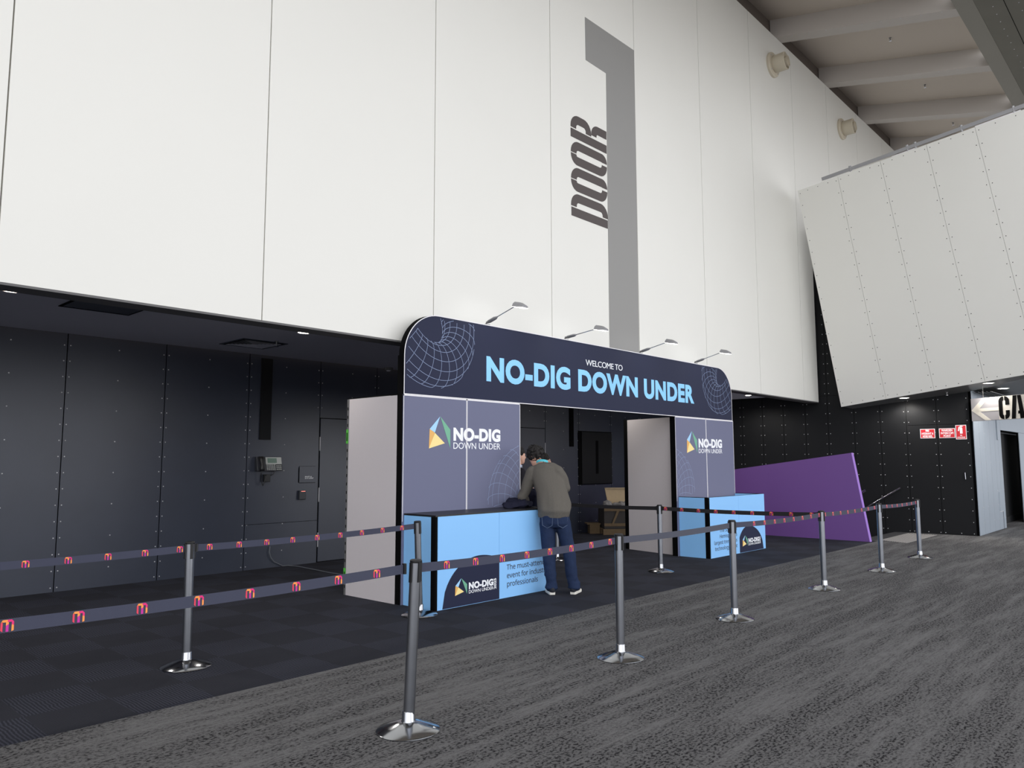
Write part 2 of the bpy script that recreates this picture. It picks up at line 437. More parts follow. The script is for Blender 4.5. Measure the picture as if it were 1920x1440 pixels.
# ------------------------------------------------------------------ the setting
ZS, YW, ZW0, ZW1, YB = 3.15, 6.88, 2.963, 11.40, 10.46
XB = lambda y: 18.39 - (y-3.82)*0.06              # black wall on the right
YE = 5.02                                          # edge between the two carpets
mb = MB(); mb.box(-14, 45, -14, YE, -0.3, 0); mb.box(18.3, 45, YE, 5.4, -0.3, 0); mb.box(15.95, 18.3, YE, 5.10, -0.3, 0)
struct(mb, 'floor', M_carpet, 'striated mid grey carpet of the concourse')
mb = MB(); mb.box(-14, 15.8, YE, YB+0.2, -0.3, 0.0)
struct(mb, 'floor_recess', M_tiles, 'charcoal carpet tiles in front of the dark recess')
mb = MB(); mb.box(15.95, 18.3, 5.10, 5.40, -0.3, -0.002)
for k in range(10):
    mb.box(15.95, 18.3, 5.40+k*0.3, 5.70+k*0.3, -2.4, -0.17*(k+1))
struct(mb, 'floor_stair', M_stair, 'dark steps going down behind the purple wall')

# white upper wall, vertical panels
mb = MB()
mb.prism([(-14, YW+0.03, ZW0), (18.12, YW+0.03, ZW0), (18.12, YW+0.03, 6.5), (30, YW+0.03, 6.5), (30, YW+0.03, ZW1), (-14, YW+0.03, ZW1)], (0, 0.22, 0), 1)
xs = [-14] + [1.5+2.252*k for k in range(-6, 14)]
xs = [x for x in xs if x >= -14]
g = 0.006
for a, b in zip(xs[:-1], xs[1:]):
    a2, b2 = a+g, b-g
    if b2 <= 18.12: pts = [(a2, YW, ZW0), (b2, YW, ZW0), (b2, YW, ZW1), (a2, YW, ZW1)]
    elif a2 < 18.12: pts = [(a2, YW, ZW0), (18.12, YW, ZW0), (18.12, YW, 6.5), (b2, YW, 6.5), (b2, YW, ZW1), (a2, YW, ZW1)]
    else: pts = [(a2, YW, 6.5), (b2, YW, 6.5), (b2, YW, ZW1), (a2, YW, ZW1)]
    mb.prism(pts, (0, 0.03, 0), 0)
struct(mb, 'wall_front', [M_white, M_seam], 'tall white panelled upper wall with thin vertical joints')
mb = MB(); mb.box(-14, 18.12, YW+0.002, YW+0.25, ZW0-0.02, ZW0-0.001)
struct(mb, 'trim_1', M_lip, 'dark grey lip along the lower edge of the white wall')
mb = MB(); mb.box(-14, 18.15, YW+0.20, 10.34, ZS, ZS+0.12); mb.box(-14, 18.15, YW+0.20, YW+0.25, ZW0, ZS)
mb.box(-14, 18.15, 10.30, 10.34, ZS+.12, ZS+0.35); mb.box(-14, 18.15, 10.34, YB+.1, ZS+.33, ZS+.4)
struct(mb, 'ceiling_soffit', M_soffit, 'dark soffit over the recess')

# painted figure 1 and word DOOR on the white wall
pts = [(9.125, 8.585), (10.51, 8.60), (10.49, ZW0+0.2), (9.655, ZW0+0.2), (9.675, 7.86), (9.13, 7.87)]
mb = MB(); mb.prism([(x, YW-0.004, z) for x, z in pts], (0, 0.0035, 0))
solo(mb, 'wall_numeral', M_grey, 'huge grey numeral 1 painted on the white wall', 'numeral', origin=(10.1, YW, 3.2))
def ptl(s, z0, hgt=0.93, x0=9.655):
    return Vector((x0 - s[1]*hgt, YW-0.004, z0 + s[0]))
def rpath(pts, rad, n=6):
    """polyline with rounded inner corners"""
    out = [Vector(pts[0]+(0,)) if len(pts[0]) == 2 else Vector(pts[0])]
    P = [Vector((p[0], p[1], 0)) for p in pts]
    out = [P[0]]
    for i in range(1, len(P)-1):
        a = (P[i-1]-P[i]).normalized(); b = (P[i+1]-P[i]).normalized()
        la, lb = (P[i-1]-P[i]).length, (P[i+1]-P[i]).length
        ra_ = min(rad, la*(.95 if i == 1 else .5), lb*(.95 if i == len(P)-2 else .5))
        s = P[i]+a*ra_; e = P[i]+b*ra_
        for k in range(n+1):
            th = PI/2*k/n; c_ = s + b*ra_; out.append(c_ + (s-c_)*math.cos(th) + (e-c_)*math.sin(th))
    out.append(P[-1]); return [(p.x, p.y) for p in out]
def stencil(mb, ch, fmap, w, h, t, nrm, thick, mi=0):
    """stencil capitals drawn as thick strokes in a w x h box, mapped by fmap(u,v)"""
    gap = t*0.16; i = t/2; R = t*0.9
    def rib(p): mb.ribbon([fmap(*q) for q in p], t, nrm, thick, mi)
    if ch == 'D':
        rib([(i, 0), (i, h)])
        rib([(t+gap, h-i*0.9)] + rpath([(t+gap, h-i*0.9), (w-i, h-i*0.9), (w-i, i*0.9), (t+gap, i*0.9)], R)[1:])
    elif ch == 'O':
        rib(rpath([(w/2-gap, h-i), (i, h-i), (i, i), (w/2-gap+t*.2, i)], R))
        rib(rpath([(w/2+gap-t*.2, h-i), (w-i, h-i), (w-i, i), (w/2+gap+t*.2, i)], R))
    elif ch == 'R':
        rib([(i, 0), (i, h)])
        rib(rpath([(t+gap, h-i), (w-i, h-i), (w-i, h*0.5+i*.2), (t+gap, h*0.5+i*.2)], R))
        rib(rpath([(w*0.50, h*0.362), (w-i, h*0.362), (w-i, 0)], R*.8))
    elif ch == 'C':
        rib(rpath([(w*.46, h-i), (i, h-i), (i, i), (w*.46, i)], R))
        rib(rpath([(w*.56, h-i), (w-i, h-i), (w-i, h*.62)], R)); rib(rpath([(w*.56, i), (w-i, i), (w-i, h*.38)], R))
    elif ch == 'A':
        for q in ([(0, 0), (t*1.0, 0), (w*.46, h), (w*.46-t*.95, h)], [(w, 0), (w-t*1.15, 0), (w*.5, h), (w*.5+t*.9, h)],
                  [(w*.50, h*.2), (w*.78, h*.2), (w*.74, h*.33), (w*.52, h*.33)]):
            mb.prism([fmap(*p) for p in q], Vector(nrm)*thick, mi)
mb = MB()
for ch, z0, z1 in (('D', 5.25, 5.615), ('O', 5.655, 6.03), ('O', 6.07, 6.445), ('R', 6.49, 6.86)):
    stencil(mb, ch, lambda a, b, z0=z0: Vector((9.655-b, YW-0.001, z0+a)), z1-z0, 0.925, 0.135, (0, -1, 0), 0.004)
solo(mb, 'wall_lettering', M_brown, 'brown stencil word DOOR running up the white wall beside the numeral', 'lettering', origin=(9.2, YW, 5.25))

# dark riveted back wall
mb = MB()
mb.box(-14, 18.1, YB+0.012, YB+0.2, -0.0, ZS+0.4, 1)
seams = [3.09+1.2225*k for k in range(-13, 4)] + [7.87, 8.98, 10.09, 11.19, 12.30, 13.45, 14.67, 15.9, 17.1]
DOORS = [(6.763, 7.865, 2.26), (11.195, 12.295, 2.265)]
edges = [-14] + seams + [18.0]
for a, b in zip(edges[:-1], edges[1:]):
    a2, b2 = a+0.006, b-0.006
    zz = [(0.0, ZS+0.4)]
    if abs(a-5.535) < .02: zz = [(0, .352), (.356+.012, .648), (.654, ZS+.4)]
    for d0, d1, dz in DOORS:
        if a < d0+0.6 < b: zz = [(dz+0.006, ZS+0.4)]
    for z0, z1 in zz: mb.box(a2, b2, YB, YB+0.012, z0, z1, 0)
for s in seams:
    for k in range(16):
        z = 0.05+0.198*k
        if z > 3.05: continue
        for dx in (-0.035, 0.035):
            if any(d0-.05 < s+dx < d1+.05 and z < dz for d0, d1, dz in DOORS): continue
            rivet(mb, (s+dx, YB, z), (0, -1, 0), 0.0092, 2)
    for k in range(8):
        z = 0.24+0.397*k
        x = s+0.612
        if any(d0 < x < d1 and z < dz for d0, d1, dz in DOORS): continue
        rivet(mb, (x, YB, z), (0, -1, 0), 0.0092, 2)
struct(mb, 'wall_back', [M_black, M_gap, M_rivet], 'dark riveted panel wall at the back of the recess')
for i, (d0, d1, dz) in enumerate(DOORS):
    mb = MB(); mb.box(d0+0.012, d1-0.012, YB-0.004, YB+0.012, 0.012, dz-0.008)
    d = struct(mb, 'door_%d' % (i+1), M_black, ['flush dark door beside the wall telephone', 'flush dark door seen through the archway'][i])
    hx = d0+0.006 if i == 0 else d1-0.006
    for z in (0.35, 1.05, 1.85):
        h = MB(); h.tube([(hx, YB-0.006, z-0.11), (hx, YB-0.006, z+0.11)], 0.008, 8); h.build('hinge', M_rivet, d, smooth='auto')

# black riveted wall on the right
mb = MB()
nb = Vector((-1, -0.06, 0)).normalized()
def pb(y, z, off=0.0): return Vector((XB(y), y, z)) + nb*off
mb.prism([pb(3.82, 0), pb(10.6, -2.4), pb(10.6, 9.0), pb(6.3, 9.0), pb(6.3, 3.4), pb(3.82, 3.4)], -nb*0.02, 1) if False else None
for q in ([pb(3.82, 0, -.012), pb(5.1, 0, -.012), pb(5.1, 3.2, -.012), pb(3.82, 3.2, -.012)], [pb(5.1, -2.4, -.012), pb(10.6, -2.4, -.012), pb(10.6, 3.4, -.012), pb(5.1, 3.4, -.012)], [pb(5.6, 3.3, -.012), pb(7.6, 3.3, -.012), pb(7.6, 7.2, -.012), pb(5.6, 7.2, -.012)]):
    mb.prism(q, -nb*0.15, 1)
ys = [3.824, 4.442, 5.04, 5.576, 6.135, 6.717, 7.24, 7.77, 8.29, 8.82, 9.35, 9.88, 10.46]
for a, b in zip(ys[:-1], ys[1:]):
    a2, b2 = a+0.004, b-0.004
    z0 = 0.0 if b < 5.1 else -2.4
    cuts = [(z0, 2.345), (2.352, 3.2)] if b < 5.1 else [(z0, 3.105), (3.113, 7.2 if 5.5 < a < 7.2 else 3.4)]
    if a == 3.824: cuts = [(0.01, 2.345), (2.352, 3.2)]
    for c0, c1 in cuts: mb.prism([pb(a2, c0), pb(b2, c0), pb(b2, c1), pb(a2, c1)], -nb*0.012, 0)
for j, y in enumerate(ys[:-1]):
    z = -0.2 if y < 5.1 else -1.6
    while z < (7.1 if 5.5 < y < 7.3 else 3.05):
        z += 0.238
        if z < 0.03 and y < 5.1: continue
        for dy in ((0.045,) if j == 0 else (-0.045, 0.045)): rivet(mb, pb(y+dy, z), nb, 0.0105, 2)
for y in (4.1, 4.72): rivet(mb, pb(y, .04), nb, .011, 2)
struct(mb, 'wall_right', [M_blackR, M_gap, M_rivet], 'black riveted panel wall behind the stair on the right')
mb = MB(); mb.tube([pb(3.968, 1.315, .02), pb(3.964, 1.175, .02)], 0.010, 10)
for z in (1.30, 1.19): mb.tube([pb(3.966, z, 0), pb(3.966, z, .02)], 0.006, 8)
solo(mb, 'pull_handle', M_chrome, 'small vertical steel pull handle on the black wall', 'handle', origin=pb(3.966, 1.17))

# leaning white upper wall on the right
B0, BR, T0, TR = Vector((17.9, 6.29, 2.804)), Vector((17.877, 2.722, 3.257)), Vector((16.665, 6.6, 7.684)), Vector((16.654, 2.233, 8.174))
BR2 = B0 + (BR-B0)*1.30; TR2 = T0 + (TR-T0)*1.12
npan = (BR-B0).cross(T0-B0).normalized()
if npan.x > 0: npan = -npan
mb = MB()
mb.prism([B0-npan*.012, BR2-npan*.012, TR2-npan*.012, T0-npan*.012], -npan*0.28, 1, 0)
def onp(px, py): return on_plane(px, py, B0, npan)
cuts = [(B0, T0)]
for (tx, ty), (bx, by) in (((1571, 333), (1661, 746)), ((1651, 305), (1751, 729)), ((1737, 272), (1846, 712)), ((1828, 239), (1945, 694))):
    cuts.append((onp(bx, by), onp(tx, ty)))
s = (cuts[-1][0]-cuts[-2][0]); s2 = cuts[-1][1]-cuts[-2][1]
cuts.append((BR2, TR2))
def clampline(b, t):
    # extend to the top and bottom edges
    d = (t-b)
    def hit(p0, p1):
        e = (p1-p0); n = e.cross(npan); k = (p0-b).dot(n)/d.dot(n); return b + d*k
    return hit(B0, BR2), hit(T0, TR2)
L = [clampline(*c) for c in cuts]
for i in range(len(L)-1):
    (b0, t0), (b1, t1) = L[i], L[i+1]
    e = (b1-b0).normalized()*0.0025
    mb.prism([b0+e, b1-e, t1-e, t0+e], -npan*0.012, 0)
    for side in ((b0, t0, 0.05), (b1, t1, -0.05)):
        nn = int((side[1]-side[0]).length/0.27)
        for k in range(nn+1):
            p = side[0].lerp(side[1], (k+0.3)/(nn+.6)) + (b1-b0).normalized()*side[2]
            rivet(mb, p, npan, 0.009, 2)
    for k in range(1, 4):
        rivet(mb, b0.lerp(b1, k/4)+(t0-b0).normalized()*.06, npan, .009, 2)
        rivet(mb, t0.lerp(t1, k/4)-(t0-b0).normalized()*.06, npan, .009, 2)
struct(mb, 'wall_upper', [M_white, M_seam, M_gap], 'leaning white riveted wall of the upper level on the right')
# its underside
mb = MB()
P1, P2 = pb(6.0, 2.78), pb(3.82, 3.03)
ux = Vector((25, 3.0, 3.03)); 
mb.prism([B0+Vector((.05, 0, .01)), BR2+Vector((.05, 0, .01)), Vector((26, BR2.y, BR2.z+.02)), Vector((26, 3.86, 3.05)), P2+Vector((.0, 0, .0)), P1+Vector((-.0, .15, -.01))], (0, 0, 0.12))
struct(mb, 'ceiling_walkway', M_under, 'grey metal soffit under the leaning upper wall')

# silver clad wall, doorway and door on the far right
mb = MB()
YV = 3.76
mb.box(18.42, 21.08, YV+0.012, YV+0.2, 0, 3.08, 1); mb.box(21.08, 27, YV+.012, YV+0.2, 2.285, 3.08, 1); mb.box(23.32, 27, YV+.012, YV+.05, 0, 2.29, 1)
vx = [18.39, 18.87, 19.37, 19.87, 20.37, 20.75, 21.08]
for a, b in zip(vx[:-1], vx[1:]):
    mb.box(a+0.004, b-0.004, YV, YV+0.012, 0.005, 3.08, 0)
    for k in range(9): rivet(mb, (b-0.04, YV, 0.25+.32*k), (0, -1, 0), .011, 2)
mb.box(21.084, 27, YV, YV+.012, 2.29, 3.08, 0); mb.box(23.30, 27, YV, YV+.012, 0, 2.285, 0)
mb.box(20.62, 20.80, YV-.02, YV, 2.05, 3.05, 0); mb.box(20.45, 20.8, YV-.008, YV, 0.42, .85, 0)
mb.box(20.45, 20.8, YV-.009, YV, 0.40, .415, 2); mb.box(20.79, 20.80, YV-.004, YV, 0, .40, 1)
struct(mb, 'wall_side', [M_silver, M_gap, M_rivet], 'pale silver clad wall beside the overhead arrow sign')
mb = MB(); mb.box(21.1, 27.0, 4.05, 4.12, 0.0, 2.27, 0); mb.box(21.1, 27.0, 4.03, 4.05, 0, .16, 0)
struct(mb, 'door_3', M_blackR, 'black door recessed in the silver wall')
mb = MB(); mb.box(21.0, 21.08, YV+.2, 4.2, 0, 2.3); mb.box(21, 27, YV+.2, 4.2, 2.285, 2.4)
struct(mb, 'trim_2', M_silver, 'silver jamb around the recessed black door')

# roof
SL = 0.24
def zr(y): return ZW1 - SL*(YW-y)
mb = MB()
mb.prism([(-14, 7.05, zr(7.05)+.44), (45, 7.05, zr(7.05)+.44), (45, 3.2, zr(3.2)+.44), (-14, 3.2, zr(3.2)+.44)], (0, 0, .15), 0)
struct(mb, 'ceiling', M_roof, 'sloping grey roof lining between the beams')
mb = MB(); mb.box(-14, 45, 7.02, 7.1, ZW1-.1, ZW1+.65)
struct(mb, 'trim_3', M_roofd, 'dark bulkhead between white wall and roof')
mb = MB()
def rp(x, y, dz=0.0): return Vector((x, y, zr(y)+dz))
mb.prism([rp(-14, 3.2), rp(45, 3.2), rp(45, 1.2), rp(-14, 1.2)], (0, 0, .3), 0)
for r_ in range(3):
    for k in range(60):
        x = 14.5+.35*k; y = 2.6-.42*r_
        rivet(mb, rp(x, y, -.001), (0, -.23, -1), .012, 2)
for r_ in range(2): mb.prism([rp(13, 2.4-.84*r_, -.002), rp(40, 2.4-.84*r_, -.002), rp(40, 2.388-.84*r_, -.002), rp(13, 2.388-.84*r_, -.002)], (0, 0, .002), 1)
struct(mb, 'ceiling_perforated', [M_perf, M_gap, M_rivet], 'dark perforated ceiling panels overhead on the right')
mb = MB(); mb.prism([rp(-14, 3.2, -.004), rp(45, 3.2, -.004), rp(45, 2.86, -.004), rp(-14, 2.86, -.004)], (0, 0, .004), 0)
struct(mb, 'trim_4', M_strip, 'smooth grey edge strip of the perforated ceiling')
for k in range(-8, 9):
    x1 = 16.80 + 2.965*k
    mb = MB()
    prof = [(x1-.34, .44), (x1-.34, .0), (x1, .0), (x1, .05), (x1-.04, .08), (x1-.04, .44)]
    mb.prism([rp(px_, 7.0, dz) for px_, dz in prof], Vector((0, 3.15-7.0, SL*(3.15-7.0))), 0)
    for j in range(9 if 0 <= k < 3 else 0): rivet(mb, rp(x1-.3, 6.5-.38*j), (0, -.23, -1), .012, 1)
    struct(mb, 'ceiling_beam', [M_beam, M_rivet], 'grey roof beam sloping down from the white wall')

# ------------------------------------------------------------------ fittings on walls and ceilings
def dl_light(p, e, parent=None):
    ld = bpy.data.lights.new('downlight_lamp', 'SPOT'); ld.energy = e; ld.spot_size = math.radians(158); ld.spot_blend = .6; ld.shadow_soft_size = .07; ld.color = (1, .95, .88)
    lo = bpy.data.objects.new('downlight_lamp', ld); COL.objects.link(lo); lo.location = Vector(p) - Vector((0, 0, .03))
    if parent: lo.location = (0, 0, -.03); lo.parent = parent
for x in (-7.4, -4.3, -1.2, 8.1, 11.2, 14.3): dl_light((x, 8.12, ZS), 70)   # the lamps of the same row hidden from view
def downlight(p, n, r, label, grp):
    p = Vector(p); n = Vector(n).normalized()
    t = thing('downlight', p, label, 'downlight', grp)
    mb = MB(); mb.lathe([(r*.86, 0.004), (r*.9, 0.008), (r*1.12, 0.008), (r*1.16, 0.0)], p, n, 28); mb.build('trim_ring', M_trim, t, smooth='auto')
    mb = MB(); mb.lathe([(0.0, .005), (r*.88, .005)], p, n, 28); mb.build('lens', M_dl, t); dl_light(p, 70, t)
G1 = 'downlights in the dark soffit'
downlight((1.90, 8.10, ZS), (0, 0, -1), .085, 'round downlight in the dark soffit by the dark access hatch', G1)
downlight((5.01, 8.14, ZS), (0, 0, -1), .085, 'round downlight in the dark soffit above the wall telephone', G1)
downlight((17.2, 8.2, ZS), (0, 0, -1), .085, 'round downlight in the dark soffit beyond the archway', G1)
un = (B0-BR).cross(P2-BR).normalized(); un = -un if un.z > 0 else un
for (px, py), lb in (((1695, 745), 'round downlight under the leaning wall above the purple wall'), ((1853, 717), 'round downlight over the arrow sign, nearer the leaning wall'), ((1881, 727), 'round downlight over the arrow sign, nearer the silver wall')):
    q = on_plane(px, py, B0, un); 
    if px == 1695: q = on_plane(px, py, BR, un)
    downlight(q + Vector((0, 0, -.012)), (0, 0, -1), .10, lb, 'downlights under the leaning upper wall')

mb = MB(); mb.box(2.45, 3.09, 7.95, 8.53, ZS-.006, ZS-.001); 
t = thing('ceiling_hatch', (2.77, 8.25, ZS), 'dark rectangular access hatch in the soffit', 'hatch')
mb.build('hatch_lid', M_black, t)
mb = MB()
for a, b, c, d in ((2.42, 2.45, 7.95, 8.56), (3.09, 3.105, 7.95, 8.56), (2.42, 3.105, 8.53, 8.56)): mb.box(a, b, c, d, ZS-.008, ZS-.001)
mb.build('frame', M_gap, t)

t = thing('air_diffuser', (5.03, 9.42, ZS), 'square louvred air diffuser in the dark soffit', 'air diffuser')
mb = MB(); mb.box(4.73, 5.33, 9.11, 9.73, ZS-.004, ZS-.001); mb.build('backing', M_gap, t)
for q in range(4):
    mb = MB()
    for k in range(1, 8):
        s_ = .30*k/8
        a = [(-s_, -s_), (s_, -s_), (s_, s_), (-s_, s_)]
        p0, p1 = a[q], a[(q+1) % 4]; ins = .018
        c0 = (p0[0]*(1-ins/s_), p0[1]*(1-ins/s_)); c1 = (p1[0]*(1-ins/s_), p1[1]*(1-ins/s_))
        mb.prism([(5.03+p0[0], 9.42+p0[1], ZS-.012), (5.03+p1[0], 9.42+p1[1], ZS-.012), (5.03+c1[0], 9.42+c1[1], ZS-.006), (5.03+c0[0], 9.42+c0[1], ZS-.006)], (0, 0, -.002))
    mb.build('louvre', M_soffit, t)
mb = MB(); mb.ribbon([(4.72, 9.10, ZS-.01), (5.34, 9.10, ZS-.01), (5.34, 9.74, ZS-.01), (4.72, 9.74, ZS-.01)], .02, (0, 0, 1), .009, 0, True); mb.build('frame', M_black, t)

def sprinkler(p, label, grp):
    t = thing('sprinkler', p, label, 'sprinkler', grp); p = Vector(p)
    mb = MB(); mb.lathe([(.03, 0), (.026, -.01), (.010, -.012), (.008, -.05), (.004, -.052), (.004, -.075)], p, (0, 0, 1), 16); mb.build('stem', M_alu, t, smooth='auto')
    mb = MB(); mb.lathe([(.0, -.07), (.03, -.072), (.03, -.076), (0, -.078)], p, (0, 0, 1), 16); mb.build('deflector', M_chrome, t)
G2 = 'sprinklers'
sprinkler((5.13, 9.0, ZS-.001), 'small sprinkler in the dark soffit beside the air diffuser', G2)
sprinkler(on_plane(1775, 734, B0, un)+Vector((0, 0, -.01)), 'small sprinkler hanging under the leaning wall above the fire signs', G2)
for (px, py), lb in (((1669, 71), 'sprinkler on the sloping roof, in the highest bay in view'), ((1734, 159), 'sprinkler on the sloping roof, in the middle bay in view'), ((1787, 230), 'sprinkler on the sloping roof, just above the handrail')):
    sprinkler(on_plane(px, py, (0, YW, ZW1+.44), (0, -SL, 1))+Vector((0, 0, -.002)), lb, G2)
t = thing('smoke_detector', (7.91, 10.22, ZS), 'small dark smoke detector in the soffit against the back wall', 'smoke detector')
mb = MB(); mb.lathe([(.075, 0), (.075, -.02), (.06, -.045), (0, -.05)], (7.91, 10.2, ZS), (0, 0, 1), 20); mb.build('housing', M_lip, t, smooth='auto')
mb = MB(); mb.lathe([(.04, -.044), (.03, -.06), (0, -.062)], (7.91, 10.2, ZS), (0, 0, 1), 16); mb.build('sensor', M_soffit, t, smooth='auto')

# jet nozzles high on the white wall
def nozzle(x, z, label):
    o = Vector((x, YW, z)); t = thing('jet_nozzle', o, label, 'air nozzle', 'jet nozzles on the white wall')
    mb = MB(); mb.lathe([(.0, .0), (.285, 0), (.285, .05), (.27, .065), (.19, .065)], o, (0, -1, 0), 40); mb.build('flange', M_beige, t, smooth='auto')
    ax = Vector((.10, -1, .04)).normalized()
    mb = MB(); mb.lathe([(.17, .03), (.195, .10), (.20, .30), (.205, .33), (.19, .335), (.165, .25), (.13, .18), (0.0, .16)], o, ax, 40); mb.build('barrel', M_beige, t, smooth='auto')
    mb = MB(); mb.lathe([(.10, .17), (.12, .3), (.125, .37), (.115, .372), (.10, .28), (0, .24)], o+Vector((.02, 0, -.01)), ax, 32); mb.build('inner_cone', M_beige, t, smooth='auto')
    for k in range(4):
        an = PI/4+k*PI/2
        mb = MB(); mb.lathe([(.012, 0), (.012, .012), (0, .016)], o+Vector((.24*math.cos(an), -.063, .24*math.sin(an))), (0, -1, 0), 10); mb.build('bolt', M_rivet, t)
nozzle(16.19, 10.60, 'round beige air nozzle high on the white wall, nearer the numeral')
nozzle(20.55, 10.52, 'round beige air nozzle high on the white wall, nearer the leaning wall')
for k, (x, z) in enumerate(((17.23, 8.55), (17.23, 7.55))):
    pass

# telephone on the back wall
t = thing('wall_telephone', (5.86, YB, 1.53), 'dark desk-style telephone fixed to the riveted back wall', 'telephone')
mb = MB(); mb.prism([(5.66, YB, 1.43), (5.66, YB-.10, 1.43), (5.66, YB-.05, 1.64), (5.66, YB, 1.64)], (.41, 0, 0)); mb.build('body', M_phone, t, bevel=.006)
def ph(x, z, off=0): 
    y = YB - .10 + .05*(z-1.43)/.21 - off
    return Vector((x, y, z))
mb = MB(); mb.loft([(ph(5.72, 1.435, .03), (.035, 0, 0), (0, -.03, 0)), (ph(5.72, 1.47, .035), (.036, 0, 0), (0, -.03, 0)), (ph(5.72, 1.53, .045), (.022, 0, 0), (0, -.018, 0)), (ph(5.72, 1.60, .035), (.036, 0, 0), (0, -.03, 0)), (ph(5.72, 1.645, .03), (.035, 0, 0), (0, -.03, 0))], 14); mb.build('handset', M_plastic, t, smooth=True)
mb = MB(); mb.prism([ph(5.80, 1.53, .001), ph(6.06, 1.53, .001), ph(6.06, 1.635, .001), ph(5.80, 1.635, .001)], (0, -.008, 0)); bz = mb.build('display_bezel', M_phsil, t)
mb = MB(); mb.prism([ph(5.83, 1.55, .0095), ph(5.98, 1.55, .0095), ph(5.98, 1.62, .0095), ph(5.83, 1.62, .0095)], (0, -.002, 0)); mb.build('screen', M_lcd, bz)
mb = MB()
for i in range(5):
    for j in range(4):
        p = ph(5.81+.03*i, 1.445+.022*j, .001); mb.prism([p, p+Vector((.02, 0, 0)), p+Vector((.02, .003, .012)), p+Vector((0, .003, .012))], (0, -.005, 0))
for i in range(3):
    for j in range(3):
        p = ph(5.97+.03*i, 1.45+.025*j, .001); mb.prism([p, p+Vector((.02, 0, 0)), p+Vector((.02, .003, .012)), p+Vector((0, .003, .012))], (0, -.005, 0))
mb.build('keypad', M_phsil, t)
mb = MB(); mb.tube([(5.72, YB-.11, 1.44)] + [(5.73+.09*k/12, YB-.06, 1.42-.20*math.sin(k*PI/12)) for k in range(1, 12)] + [(5.83, YB-.05, 1.37)], .006, 8); mb.build('curly_cord', M_plastic, t, smooth=True)
mb = MB(); mb.box(5.80, 5.90, YB-.05, YB, 1.27, 1.38); sk = mb.build('wall_socket', M_plastic, t, bevel=.005)
mb = MB(); mb.tube([(5.9, YB-.03, 1.36), (5.95, YB-.03, 1.38), (5.97, YB-.03, 1.41), (5.93, YB-.03, 1.44)], .005, 8); mb.build('lead', M_plastic, sk, smooth=True)

t = thing('access_plate', (6.55, YB, 1.37), 'small square dark plate with two lines of white writing beside the door', 'plate')
mb = MB(); mb.box(6.41, 6.70, YB-.012, YB, 1.245, 1.495); mb.build('plate', M_black, t)
text_mesh('lettering', 'FOR SAFETY USE\nDO NOT OBSTRUCT', (6.51, YB-.012, 1.302), (1, 0, 0), (0, 0, 1), .15, .042, M_text_white, t, bold=.02, thick=.001)
mb = MB(); mb.box(6.403, 6.409, YB-.014, YB, 1.245, 1.48); mb.box(6.41, 6.70, YB-.004, YB, 1.238, 1.244); mb.box(6.41, 6.70, YB-.004, YB, 1.496, 1.5); mb.build('edge_shadow_gap', M_gap, t)
t = thing('card_reader', (6.45, YB, 1.05), 'small dark card reader with a red light on the back wall', 'card reader')
mb = MB(); mb.box(6.40, 6.515, YB-.045, YB, .985, 1.125); mb.build('housing', M_phone, t, bevel=.008)
mb = MB(); mb.box(6.43, 6.50, YB-.048, YB-.044, 1.108, 1.116); mb.build('indicator', M_led, t)
# narrow dark boards on the back wall
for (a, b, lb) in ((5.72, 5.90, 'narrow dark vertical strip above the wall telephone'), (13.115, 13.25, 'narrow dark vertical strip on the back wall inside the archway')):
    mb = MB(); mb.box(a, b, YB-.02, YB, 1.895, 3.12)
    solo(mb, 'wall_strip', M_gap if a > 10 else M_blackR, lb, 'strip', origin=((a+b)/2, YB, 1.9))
# recessed cabinet seen through the arch
t = thing('wall_cabinet', (14.05, YB, 1.06), 'dark wall cabinet with a vertical slot seen through the archway', 'cabinet')
mb = MB(); mb.box(13.42, 14.68, YB-.02, YB, 1.05, 2.25); mb.build('frame', M_gap, t)
mb = MB(); mb.box(13.52, 14.66, YB-.035, YB-.02, 1.07, 2.23); dr = mb.build('door', M_blackR, t)
mb = MB(); mb.box(14.03, 14.13, YB-.038, YB-.034, 1.29, 2.04); mb.build('slot', M_gap, dr)
# loose cable
a = at_y(505, 1024, YB); pts = [Vector((a.x, YB-.02, a.z))]
for (px, py) in ((503, 1035), (506, 1045), (512, 1053)): q = at_y(px, py, YB); pts.append(Vector((q.x, YB-.03, q.z)))
for (px, py) in ((524, 1060), (540, 1060), (560, 1062), (590, 1068), (620, 1074), (660, 1080), (700, 1084)): q = at_z(px, py, .008); pts.append(Vector((q.x, min(q.y, YB-.02), .008)))
mb = MB(); mb.tube(pts, .007, 8); solo(mb, 'cable', M_cable, 'loose grey cable hanging from the back wall onto the carpet', 'cable', origin=pts[4], smooth=True)
mb = MB(); mb.box(5.56, 6.74, YB-.004, YB+.001, .353, .365); solo(mb, 'wall_slot', M_gap, 'thin black horizontal slot low on the back wall under the telephone', 'slot', origin=(6.1, YB, .355))

